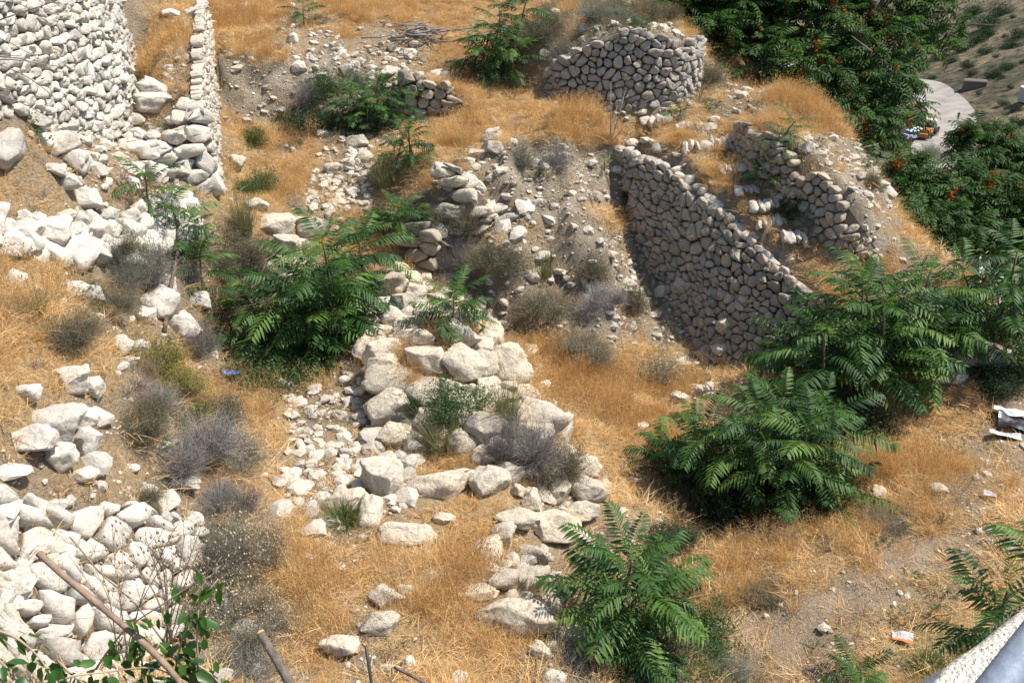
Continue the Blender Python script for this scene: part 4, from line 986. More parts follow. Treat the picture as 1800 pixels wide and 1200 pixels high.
# fine thatch: short litter of broken stalks
THATCH = [tuft(31+i, M['straw'], 40, .16, .02, .07, .006, lean=2.2, curl=.3, segs=2) for i in range(3)]
x, y = scatter_pts(117000, 0, 0, 23); tp = np.column_stack([x, y, ground_z(x, y)]); tz = zone(tp, 26)
pr = dens(tz, dict(G=.5, g=.45, s=.14, r=.08, b=.25, c=.05), 0); k = (r2.random(len(tp)) < pr*.55) & in_view(tp, 40); tp = tp[k]
for bx, by, br in placed_rocks: tp = tp[np.hypot(tp[:, 0]-bx, tp[:, 1]-by) > br*.7]
n = len(tp)
instancer('dry_thatch', tp+[0, 0, .02], np.column_stack([r2.normal(0, .2, n), r2.normal(0, .2, n), r2.uniform(0, 6.28, n)]), r2.uniform(.7, 1.3, (n, 1))*np.ones(3), r2.integers(0, 3, n), source_collection('thatch', THATCH), 'short dry thatch between the tufts')
# ------------------------------------------------------------------ leafy plants with long feathered fronds
M['frond'] = leaf_mat('frond_green', [(.010, .034, .009), (.020, .058, .012), (.034, .086, .016), (.058, .122, .022), (.11, .18, .035), (.20, .22, .05)], .24, .5, .25)
M['frond_young'] = leaf_mat('frond_young_green', [(.07, .17, .03), (.12, .24, .045)], .4, .4, .4)
M['frond_tree'] = leaf_mat('tree_frond_green', [(.016, .045, .012), (.032, .080, .017), (.055, .115, .022), (.085, .150, .030)], .36, .55, .2)
M['stem'] = simple_mat('green_brown_stem', (.13, .12, .07), .8, .3, 12)
M['bark'] = simple_mat('grey_bark', (.17, .15, .13), .95, .35, 9, bump=.6, bscale=30)
M['seed'] = leaf_mat('orange_seed_heads', [(.22, .06, .02), (.38, .12, .035), (.45, .20, .07)], .25, .7, .15, tcol=(1, .7, .4))
def frond_geo(seed, pairs=15, droop=.55, rise=.35, leafl=.165, leafw=.036, hang=.35, detail=True, wire=.006):
    r = np.random.default_rng(seed); V = []; F = []; off = 0
    def cp(t): return np.array([t*(1-.10*t*t), .04*math.sin(t*3+seed), rise*t-droop*t*t])
    ns = 7
    for k in range(ns+1):
        t = k/ns; p = cp(t); w = wire*(1-.7*t)
        for a in range(3): V.append(p+np.array([0, w*math.cos(a*2.094), w*math.sin(a*2.094)]))
    for k in range(ns):
        for a in range(3):
            b = (a+1) % 3; F += [(off+3*k+a, off+3*k+b, off+3*k+3+b), (off+3*k+a, off+3*k+3+b, off+3*k+3+a)]
    off += 3*(ns+1)
    for i in range(pairs):
        t = .17+.80*i/(pairs-1); p = cp(t); e = cp(min(1, t+.03))-cp(t-.03); e /= np.linalg.norm(e)
        L = leafl*(.70+.75*math.sin(math.pi*min(1, t*.80+.12)))*(1 if t < .85 else .75)
        for sgn in (-1, 1):
            fw = .30+.45*t+r.normal(0, .10); dn = -hang+r.normal(0, .16)
            d = np.array([0, sgn, 0])*1.0+e*fw+np.array([0, 0, dn]); d /= np.linalg.norm(d)
            l = L*r.uniform(.85, 1.1); nn = np.cross(d, e)*sgn; nn /= np.linalg.norm(nn); sd = np.cross(nn, d)
            if nn[2] < 0: nn = -nn
            w = leafw*r.uniform(.85, 1.15)
            fold = .22*w; bend = -.10*l
            b0 = p; m1 = p+d*l*.28; m2 = p+d*l*.64+nn*bend*.5; tp = p+d*l+nn*bend*1.6
            V += [b0, m1, m2, tp, m1+sd*w*.5+nn*fold, m1-sd*w*.5+nn*fold, m2+sd*w*.36+nn*(fold*.7), m2-sd*w*.36+nn*(fold*.7)]
            o = off; F += [(o, o+4, o+1), (o, o+1, o+5), (o+1, o+4, o+6), (o+1, o+6, o+2), (o+1, o+2, o+7), (o+1, o+7, o+5), (o+2, o+6, o+3), (o+2, o+3, o+7)]
            off += 8
    return np.array(V), np.array(F)
def frond_mesh(seed, mat, **k):
    V, F = frond_geo(seed, **k); me = mesh_np('frond', V, F, False); me.materials.append(mat); return me
FR = [frond_mesh(1+i, M['frond'], pairs=15+i % 3, droop=.28+.09*i, rise=.38+.05*(i % 3)) for i in range(5)]
FRY = [frond_mesh(21+i, M['frond_young'], pairs=10, droop=.1, rise=.3, leafl=.15, hang=.15) for i in range(2)]
def tube(points, radii, sides=7):
    P_ = np.array(points, float); n = len(P_); V = []; F = []
    for k in range(n):
        d = P_[min(n-1, k+1)]-P_[max(0, k-1)]; d /= np.linalg.norm(d)+1e-9
        a = np.cross(d, [0, 0, 1.0]) if abs(d[2]) < .9 else np.cross(d, [1.0, 0, 0]); a /= np.linalg.norm(a); b = np.cross(d, a)
        for s in range(sides):
            t = 2*math.pi*s/sides; V.append(P_[k]+radii[k]*(a*math.cos(t)+b*math.sin(t)))
    for k in range(n-1):
        for s in range(sides):
            q = (s+1) % sides; F.append((k*sides+s, k*sides+q, (k+1)*sides+q, (k+1)*sides+s))
    F.append(tuple(reversed(range(sides)))); F.append(tuple((n-1)*sides+s for s in range(sides)))
    return V, F
def join(parts):
    V = []; F = []; o = 0
    for v, f in parts:
        V += list(v); F += [tuple(i+o for i in q) for q in f]; o += len(v)
    return np.array(V), F
def leafy_plant(base, label, stems, frond_len, n_per, seed, name='leafy_plant', group=None, spread=1.0, young=2, low=.25):
    """stems: list of (dx, dy, height, lean_x, lean_y) in metres"""
    r = random.Random(seed); root = empty(name, base, label, 'plant', group)
    for (dx, dy, h, lx, ly) in stems:
        p0 = np.array([dx, dy, 0.0]); gz = float(ground_z(base[0]+dx, base[1]+dy))-base[2]; p0[2] = gz-.05
        pts_ = [p0+np.array([lx*t*t, ly*t*t, (h)*t]) for t in np.linspace(0, 1, 6)]
        V, F = tube(pts_, [.018*(1.2-.7*t)*(.6+h*.5) for t in np.linspace(0, 1, 6)], 6)
        link('stem', mesh_np('stem', V, F), M['stem'], root)
        for k in range(n_per):
            u = k/(n_per-1) if n_per > 1 else 1; t = low+(1-low)*u**.8; q = p0+np.array([lx*t*t, ly*t*t, h*t])
            az = k*2.39996+r.uniform(-.3, .3); el = (-.05+1.0*u**2.2)+r.uniform(-.15, .15)
            yng = (u > .93 and r.random() < .8 and young)
            me = r.choice(FRY if yng else FR); o = bpy.data.objects.new('frond', me); COL.objects.link(o); o.parent = root
            s = frond_len*(.55+.5*math.sin(math.pi*min(1, .30+.62*u)))*r.uniform(.85, 1.12)*(.6 if yng else 1)
            o.scale = (s*spread, s, s); o.location = tuple(q); o.rotation_euler = Euler((r.uniform(-.3, .3), -el*.85, az), 'XYZ')
    return root
def plant_at(px, py, ptop, label, nst, frond_px, n_per, seed, width=.3, **k):
    """rooted at the ground seen at (px, py); ptop = pixel height of the plant's top"""
    g = hit(px, py); s = mpx(g); H_ = (py-ptop)*s/.88; r = random.Random(seed+5)
    H_ = max(.12, H_-frond_px*s*.45)
    st = [(r.uniform(-1, 1)*width*(i > 0), r.uniform(-.6, .6)*width*(i > 0), H_*(1 if i == 0 else r.uniform(.55, .95)), r.uniform(-.2, .2)*H_*(1 if i else .3), r.uniform(-.25, .1)*H_) for i in range(nst)]
    return leafy_plant(g, label, st, frond_px*s*.98, n_per, seed, **k)
plant_at(325,455,325,'bright green feathery plant rooted below the tower boulders',4,80,14,1, width=.4)
plant_at(592,600,370,'tallest feathery plant of the thicket in the valley mouth',5,125,17,2, width=.75)
plant_at(640,500,375,'dark feathery plant behind the valley thicket, against the mound corner',2,95,15,3, width=.3)
plant_at(475,605,480,'low feathery plant at the left of the valley thicket',3,105,13,4, width=.5)
plant_at(560,640,540,'feathery plant at the front of the valley thicket, drooping over green shrubs',2,100,11,5, width=.3)
plant_at(797,575,475,'single feathery plant between the boulder heap and the mound',2,88,13,6, width=.15)
plant_at(700,400,335,'feathery fronds growing out left of the mound corner',3,60,11,31, width=.3)
plant_at(722,295,208,'small feathery plant on the slope left of the grassy mound rim',3,55,12,7, width=.25)
plant_at(690,318,262,'small dark feathery plant below the one on the mound rim',1,42,9,8)
plant_at(665,220,125,'dark feathery plant beside the low dry stone wall',5,58,13,9, width=.6)
plant_at(605,228,165,'low dark plant in the shade of the upper scarp',2,45,11,10, width=.5)
plant_at(880,135,0,'tall feathery bush on the slope left of the round turret',6,72,14,11, width=.7)
plant_at(1345,335,262,'feathery plant growing on the stairs against the side wall',4,48,11,12, width=.35)
plant_at(1400,385,345,'small dark plant at the foot of the stair side wall',2,30,9,13, width=.25)
plant_at(1062,300,266,'tiny bright green plant at the mound edge by the stair wall end',1,24,9,14)
plant_at(535,48,-10,'slender young feathery plant at the top edge of the upper slope',1,48,9,15)
plant_at(1195,207,178,'dark low shrub at the head of the stairs under the turret',2,26,10,16, width=.25)
plant_at(1500,690,455,'big feathery plant in front of the end of the shaded stair wall',8,130,17,17, width=.9)
plant_at(1590,640,500,'feathery plant right behind the big one at the stair wall end',5,105,13,18, width=.5)
plant_at(1420,660,560,'feathery plant hanging over the foot of the stair wall',2,105,12,19, width=.3)
plant_at(1290,860,648,'pale tipped feathery plant at the left of the dark hollow thicket',6,100,13,20, width=.6, low=.55)
plant_at(1400,880,690,'large dark feathery plant in the middle of the dark hollow thicket',6,118,13,21, width=.7, low=.5)
plant_at(1235,860,740,'low feathery plant at the shaded left foot of the hollow thicket',4,85,11,22, width=.5, low=.5)
plant_at(1450,880,800,'feathery plant with big bluish fronds at the front of the hollow thicket',2,125,12,23, width=.35)
plant_at(1090,1105,880,'feathery plant with sunlit fronds in the lower middle foreground',3,158,15,24, width=.22)
plant_at(1110,1165,1080,'low feathery plant under the sunlit one in the lower middle',2,125,9,25, width=.25)
plant_at(1745,610,400,'tall feathery plant at the right edge beyond the smooth rock',5,118,16,26, width=.8)
plant_at(1830,640,430,'dark feathery plant cut by the right edge',4,120,14,27, width=.7)
plant_at(1500,1235,1150,'small feathery plant at the bottom edge near the parapet',2,85,10,28, width=.4)
# near plant at the right edge: leans in from below the parapet
g = P(1850, 1090, 4.3); g[2] = float(ground_z(g[0], g[1]))
leafy_plant(g, 'near dark plant with long drooping fronds reaching in from the right edge', [(0, 0, abs(g[2]-P(1850, 960, 4.3)[2]), -.1, .0), (.35, .2, abs(g[2]-P(1850, 900, 4.3)[2]), .1, 0), (-.12, .3, abs(g[2]-P(1850, 1080, 4.3)[2]), 0, 0)], .62, 12, 29, low=.72)

# ------------------------------------------------------------------ shrubs
M['twig_grey'] = leaf_mat('dead_grey_twigs', [(.19, .17, .155), (.26, .24, .22), (.33, .31, .285)], .1, .9, .1, tcol=(1, .95, .9))
M['twig_brown'] = leaf_mat('brown_twigs', [(.14, .10, .07), (.22, .17, .12), (.30, .24, .17)], .1, .9, .1, tcol=(1, .9, .8))
M['leaf_sage'] = leaf_mat('sage_leaves', [(.10, .12, .075), (.15, .17, .11), (.21, .22, .15)], .25, .8, .15)
M['leaf_green'] = leaf_mat('shrub_leaves', [(.03, .075, .02), (.05, .11, .03), (.085, .15, .045)], .3, .55, .3)
M['leaf_dark_shaded'] = leaf_mat('dark_shaded_shrub_leaves', [(.010, .030, .012), (.020, .050, .018), (.035, .070, .024)], .25, .6, .25)  # dark green pushed towards black, so the hollow's shade sits in the leaf colour
M['leaf_yellow'] = leaf_mat('yellow_green_leaves', [(.13, .15, .03), (.22, .22, .045), (.34, .30, .07)], .35, .6, .2)
M['flower'] = leaf_mat('dry_flower_heads', [(.48, .42, .28), (.58, .50, .33)], .3, .8, .1, tcol=(1, .95, .8))
def twig_geo(seed, n, w=.010, up=.35, wild=.25, seg=4, fork=.6):
    r = np.random.default_rng(seed); V = []; F = []; off = 0; tips = []
    def stem(p, d, l, ww, lev):
        nonlocal off
        pts_ = [p]; 
        for k in range(seg):
            d = d+r.normal(0, wild, 3)*.6; d /= np.linalg.norm(d); p = p+d*l/seg; pts_.append(p)
        sd = np.cross(d, r.normal(0, 1, 3)); sd /= np.linalg.norm(sd)+1e-9
        for k, q in enumerate(pts_):
            s = ww*(1-.75*k/seg)/2; V.append(q-sd*s); V.append(q+sd*s)
        for k in range(seg):
            o = off+2*k; F.append((o, o+1, o+3)); F.append((o, o+3, o+2))
        off += 2*(seg+1)
        tips.extend(pts_[2:])
        if lev < 1:
            for k in (1, 2, 3):
                if r.random() < fork: stem(pts_[k], d+r.normal(0, .7, 3), l*.45, ww*.7, lev+1)
    for i in range(n):
        a = r.uniform(0, 6.283); z = r.uniform(0, 1)**(1-up*.5); d = np.array([math.cos(a)*math.sqrt(1-z*z*.9), math.sin(a)*math.sqrt(1-z*z*.9), z+.08])
        d /= np.linalg.norm(d); b = np.array([r.normal(0, .10), r.normal(0, .10), -.05]); stem(b, d, r.uniform(.65, 1.08), w, 0)
    return np.array(V), np.array(F), np.array(tips)
def leaf_cloud(seed, tips, n, size, jit=.06, aspect=.45, upright=.0):
    r = np.random.default_rng(seed); c = tips[r.integers(0, len(tips), n)]+r.normal(0, jit, (n, 3)); c[:, 2] = np.abs(c[:, 2])
    d = r.normal(0, 1, (n, 3)); d[:, 2] += upright*2; d /= np.linalg.norm(d, axis=1)[:, None]; e = np.cross(d, r.normal(0, 1, (n, 3))); e /= np.linalg.norm(e, axis=1)[:, None]
    s = size*r.uniform(.6, 1.3, n)[:, None]
    V = np.stack([c-d*s, c+e*s*aspect, c+d*s, c-e*s*aspect], 1).reshape(-1, 3); F = np.arange(4*n).reshape(n, 4); return V, F
def shrub_protos(kind):
    out = []
    for v in range(3):
        sd = hash_(kind)+v*13
        if kind == 'twig': V, F, T = twig_geo(sd, 520, .012, .3, .22); out.append([('twigs', V, F, M['twig_grey'])])
        elif kind == 'brush': V, F, T = twig_geo(sd, 480, .012, .3, .25); a, b = leaf_cloud(sd, T, 3400, .024, .05); out.append([('twigs', V, F, M['twig_brown']), ('foliage', a, b, M['leaf_sage'])])
        elif kind == 'sage': V, F, T = twig_geo(sd, 300, .010, .4, .15); a, b = leaf_cloud(sd, T, 3000, .026, .04, .3); out.append([('twigs', V, F, M['twig_grey']), ('foliage', a, b, M['leaf_sage'])])
        elif kind == 'green': V, F, T = twig_geo(sd, 130, .012, .3, .25); a, b = leaf_cloud(sd, T, 3600, .036, .06, .5); out.append([('twigs', V, F, M['twig_brown']), ('foliage', a, b, M['leaf_green'])])
        elif kind == 'dark': V, F, T = twig_geo(sd, 130, .012, .3, .3); a, b = leaf_cloud(sd, T, 3400, .038, .07, .5); out.append([('twigs', V, F, M['twig_brown']), ('foliage', a, b, M['leaf_dark_shaded'])])
        elif kind == 'yellow': V, F, T = twig_geo(sd, 160, .012, .5, .25); a, b = leaf_cloud(sd, T, 2600, .034, .06, .45); out.append([('twigs', V, F, M['twig_brown']), ('foliage', a, b, M['leaf_yellow'])])
        elif kind == 'flower': V, F, T = twig_geo(sd, 260, .010, .3, .25); a, b = leaf_cloud(sd, T, 1500, .026, .05, .35); c, d = leaf_cloud(sd+1, T[np.linalg.norm(T, axis=1) > .6], 420, .030, .06, .8); out.append([('twigs', V, F, M['twig_grey']), ('foliage', a, b, M['leaf_sage']), ('flower_heads', c, d, M['flower'])])
        elif kind == 'wisp': V, F = blades(sd, 420, .35, .55, 1.05, .016, lean=.45, curl=.5, segs=4); out.append([('blades', V, F, M['wisp'])])
        elif kind == 'wispgreen': V, F = blades(sd, 420, .35, .45, .95, .022, lean=.5, curl=.6, segs=4); out.append([('blades', V, F, M['green_blade'])])
    res = []
    for parts in out:
        q = []
        for nm, V, F, mt in parts:
            me = mesh_np(nm, V, F, False); me.materials.append(mt); q.append((nm, me))
        res.append(q)
    return res
def hash_(s): return sum(ord(c)*(i+3) for i, c in enumerate(s)) % 997
M['wisp'] = leaf_mat('olive_grass_blades', [(.16, .16, .09), (.22, .21, .12), (.30, .27, .17)], .3, .7, .15)
PROTO = {}
def shrub(px, py, w, h, kind, label, seed, name=None, lift=0, flat=1.0):
    """shrub about w x h photograph pixels, its foot at (px, py)"""
    if kind not in PROTO: PROTO[kind] = shrub_protos(kind)
    g = hit(px, py-h*.18); s = mpx(g); r = random.Random(seed)
    root = empty(name or dict(twig='dead_shrub', wisp='grass_clump', wispgreen='grass_clump').get(kind, 'shrub'), (g[0], g[1], g[2]+lift), label, 'grass clump' if 'wisp' in kind else 'shrub')
    for li in range(3 if (w > 65 and kind not in ('wisp', 'wispgreen')) else 1):
      for nm, me in PROTO[kind][(seed+li) % 3]:
        o = bpy.data.objects.new(nm, me); COL.objects.link(o); o.parent = root
        if w > 65 and kind not in ('wisp', 'wispgreen'):
            if nm != PROTO[kind][(seed+li) % 3][0][0] and li == 0: pass
            rr_ = random.Random(seed*7+li); q = rr_.uniform(.5, .8); o.scale = (q, q, q*rr_.uniform(.8, 1.25)); a_ = li*2.1+seed; o.location = (.42*math.cos(a_), .42*math.sin(a_), rr_.uniform(-.08, .05)); o.rotation_euler = (rr_.uniform(-.35, .35), rr_.uniform(-.35, .35), rr_.uniform(0, 6.28))
        if nm in ('foliage', 'flower_heads', 'twigs', 'blades'): o['kind'] = 'stuff'
    root.scale = (w*s*.68, w*s*.62*flat, h*s*1.0); root.rotation_euler = (r.uniform(-.15, .1), r.uniform(-.15, .15), r.uniform(0, 6.28)); return root
SH = [
 (235,520,120,110,'sage','silvery grey cushion shrub hanging over the bank right of the boulder row'),
 (195,450,110,80,'brush','straggly brown brush below the boulder row'),
 (180,560,100,90,'brush','grey brown brush on the upper left bank'),
 (330,510,60,60,'twig','small grey thorny shrub by the leaning dead branch'),
 (405,480,120,110,'brush','wide brown and olive shrub between the bright plant and the valley'),
 (430,430,60,90,'wisp','olive grass clump above the wide brown shrub'),
 (390,570,80,90,'brush','dull shrub left of the valley thicket'),
 (250,660,120,90,'yellow','yellow green shrub at the edge of the left bank'),
 (295,710,110,90,'yellow','lower half of the yellow green shrubbery beside the pale litter'),
 (350,740,50,40,'yellow','small yellow green shrub at the start of the straw'),
 (345,640,70,100,'twig','grey twiggy shrub beside the white creviced boulder'),
 (470,690,150,110,'green','wide green leafy shrub below the valley thicket'),
 (400,650,90,90,'brush','faded shrub to the left of the wide green shrub'),
 (560,660,90,70,'dark','dark green shrub to the right of the wide green shrub'),
 (240,770,130,100,'brush','tangled dry brush above the leaning stone bank'),
 (330,840,170,130,'twig','large bluish grey thorny cushion beside the leaning stone bank'),
 (250,720,110,70,'twig','dry grey tangle between bank and yellow green shrub'),
 (400,920,110,120,'twig','grey thorny cushion below the large bluish one'),
 (400,1000,120,120,'flower','flowering dry shrub right of the leaning stone bank'),
 (465,1010,100,120,'flower','pale flowered shrub spilling onto the orange grass'),
 (380,1110,140,130,'flower','flowering shrub at the lower left behind the vine'),
 (465,1130,110,120,'flower','flowering shrub behind the cut stump'),
 (420,1190,140,90,'sage','grey shrub at the bottom edge around the cut stump'),
 (255,905,80,60,'brush','brown brush at the end of the leaning stone bank'),
 (805,735,120,75,'green','round bright green shrub among the boulders'),
 (738,735,60,50,'green','sprawling left side shrub of the round green one'),
 (890,760,80,100,'wisp','olive grass clump right of the round green shrub'),
 (905,820,130,120,'twig','dead grey twigs sprawling down the ridge'),
 (965,860,110,110,'brush','brown brush on the ridge below the dead twigs'),
 (780,800,110,70,'wisp','olive grass clump in front of the low boulder'),
 (720,790,70,45,'wisp','thin olive grass beside the low boulder'),
 (604,928,78,46,'wispgreen','fresh green tuft enclosed by the cracked slabs'),
 (447,350,80,60,'green','green low shrub in the valley grass beside the terrace'),
 (450,262,40,40,'green','little green shrub in the upper valley grass'),
 (640,238,90,55,'dark','dark bush in the shade left of the low dry stone wall'),
 (590,235,70,50,'dark','dark bush under the upper scarp corner'),
 (1190,900,90,70,'brush','brown weeds at the left rim of the dark hollow'),
 (660,420,50,50,'dark','dark low bush behind the valley thicket'),
 (540,225,100,40,'dark','dark shrub row at the foot of the upper scarp'),
 (545,195,60,60,'twig','grey dead shrub hanging on the upper scarp'),
 (630,165,60,50,'sage','grey green shrub on top of the upper scarp'),
 (575,180,60,50,'green','green shrub at the corner of the upper scarp'),
 (675,345,70,70,'wisp','olive spiky grass clump left of the mound'),
 (735,395,70,50,'brush','dry shrub on the left shoulder of the mound'),
 (805,410,100,75,'brush','dusty shrub growing over the mound masonry'),
 (800,480,70,80,'twig','grey dead shrub against the shaded mound corner'),
 (740,375,40,40,'sage','small silvery shrub above the mound corner'),
 (915,310,50,70,'sage','bluish grey shrub on the mound face'),
 (975,310,60,60,'twig','grey dead shrub in the middle of the mound face'),
 (950,500,90,60,'wisp','olive spiky clump in the lower mound face'),
 (870,480,90,60,'brush','dark brown brush at the lower left of the mound face'),
 (1060,545,90,60,'twig','grey dead twigs at the right foot of the mound'),
 (1010,612,90,40,'sage','pale green weeds at the foot of the mound'),
 (905,605,90,40,'sage','thin grey weeds behind the domed boulder'),
 (1040,640,80,60,'sage','greyish herb in the orange grass slope'),
 (1150,680,90,70,'flower','tall dry seed heads beside the shaded gully'),
 (1110,560,60,60,'brush','dark brush in the shaded gully'),
 (820,540,90,70,'brush','dusty brush under the overhanging foot of the mound'),
 (960,570,100,70,'brush','brown brush along the shaded mound foot'),
 (1040,500,60,50,'brush','brown tuft on the lower right mound face'),
 (690,700,30,40,'wisp','thin grass behind the left boulder row'),
 (380,760,110,110,'brush','brown brush between the thorny cushion and the straw'),
 (420,840,90,90,'flower','flowering shrub on the straw edge under the thorny cushion'),
 (360,1010,120,120,'sage','sage shrub behind the dead brown stalks'),
 (440,1080,110,110,'flower','flowering shrub in the middle of the lower left brush'),
 (120,610,110,60,'brush','flattened dry brush on the left bank'),
 (60,560,90,50,'wisp','pale wispy grass on the left bank'),
 (445,520,110,100,'brush','brown leafless brush in front of the wide olive shrub'),
 (1100,330,30,50,'brush','thin weeds in the corner by the stair wall end'),
 (960,80,70,60,'brush','olive brush on the turret mound, left one'),
 (1060,40,90,40,'sage','grey green brush on top of the turret mound'),
 (1150,40,90,50,'brush','brown brush on top of the turret mound'),
 (985,115,60,50,'sage','grey shrub at the left flank of the turret'),
 (1245,155,60,50,'brush','brown shrub just right of the turret'),
 (1420,410,50,45,'sage','silvery weed at the lowest step'),
 (1395,395,50,50,'dark','dark shrub between stairs and side wall'),
 (1530,340,40,40,'brush','small shrub on the eroded crest'),
 (1570,270,60,50,'brush','grey shrub on the outer side of the crest'),
 (1560,1010,0,0,''),
 (1570,930,90,50,'sage','low grey green shrub in the right slope grass'),
 (1345,1060,70,50,'sage','thin green weed in the orange grass by the path'),
 (1215,1150,150,90,'green','small leaved green shrub at the bottom beside the leafy plant'),
 (1130,1200,140,80,'dark','dark green undergrowth at the bottom edge'),
 (1260,1190,120,60,'sage','grey leaved weeds at the bottom by the path'),
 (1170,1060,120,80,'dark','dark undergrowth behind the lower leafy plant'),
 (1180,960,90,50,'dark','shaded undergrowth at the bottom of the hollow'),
 (1380,915,190,110,'dark','black green undergrowth under the hollow thicket'),  # from here to the bluish fronds: dark shrubs added to deepen the hollow's shade
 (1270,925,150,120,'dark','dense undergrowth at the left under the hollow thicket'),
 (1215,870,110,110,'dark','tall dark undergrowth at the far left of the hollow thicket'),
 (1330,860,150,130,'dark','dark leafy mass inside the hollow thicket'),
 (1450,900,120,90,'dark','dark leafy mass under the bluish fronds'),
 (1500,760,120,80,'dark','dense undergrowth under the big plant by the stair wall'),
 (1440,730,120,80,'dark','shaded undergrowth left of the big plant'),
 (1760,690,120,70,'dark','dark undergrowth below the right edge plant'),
 (1700,1150,80,40,'wispgreen','green blades beside the parapet'),
 (1630,1190,90,50,'wispgreen','green blades at the bottom edge near the parapet'),
 (1660,290,90,50,'sage','olive shrub outside the crest below the big tree'),
 (1620,380,90,70,'dark','dark shrub outside the crest'),
]
for i, s in enumerate(SH):
    if len(s) > 5: shrub(*s[:5], s[5], i)

# undergrowth nobody could count: small dry weeds and herbs in the brushy zones
def weed(seed, mt, leafm, n, nl, ls):
    V, F, T = twig_geo(seed, n, .02, .5, .25, seg=3, fork=.3); a, b = leaf_cloud(seed, T, nl, ls, .06, .3)
    VV = np.concatenate([V, a]); me = bpy.data.meshes.new('weed'); me.from_pydata([tuple(v) for v in VV.tolist()], [], [tuple(f) for f in F.tolist()]+[tuple(i+len(V) for i in f) for f in b.tolist()])
    me.materials.append(mt); me.materials.append(leafm); me.polygons.foreach_set('material_index', np.array([0]*len(F)+[1]*len(b), np.int32)); me.update(); return me
WEEDS = [weed(5, M['twig_brown'], M['leaf_sage'], 26, 130, .06), weed(6, M['twig_grey'], M['leaf_sage'], 34, 60, .05), weed(7, M['twig_grey'], M['flower'], 26, 60, .045), weed(8, M['twig_brown'], M['leaf_green'], 18, 170, .075), weed(9, M['twig_grey'], M['twig_grey'], 46, 10, .04)]
x, y = scatter_pts(40000, 0, 0, 41); wp = np.column_stack([x, y, ground_z(x, y)]); wz = zone(wp, 20); pr = dens(wz, dict(b=.62, c=.09, s=.05, g=.045, G=.015, r=.03), 0)
pr *= np.clip(.8+1.1*fbm(wp*1.3, 3, 55), .1, 1.6); r3 = np.random.default_rng(42); k = (r3.random(len(wp)) < pr) & in_view(wp, 60); wp = wp[k]; wz = wz[k]; n = len(wp)
px, py, _ = proj(wp); rightp = px > 1100
sel = np.where(rightp, r3.choice([0, 1, 3, 3], n), np.where((px < 480) & (py > 850), r3.choice([0, 1, 2, 2, 4], n), r3.choice([0, 0, 1, 3, 4, 4], n)))
instancer('undergrowth', wp, np.column_stack([r3.normal(0, .15, n), r3.normal(0, .15, n), r3.uniform(0, 6.28, n)]), r3.uniform(.10, .24, (n, 1))*np.array([1, 1, 1.1]), sel, source_collection('weeds', WEEDS), 'small dry weeds and herbs of the brushy ground'); print('weeds', n)

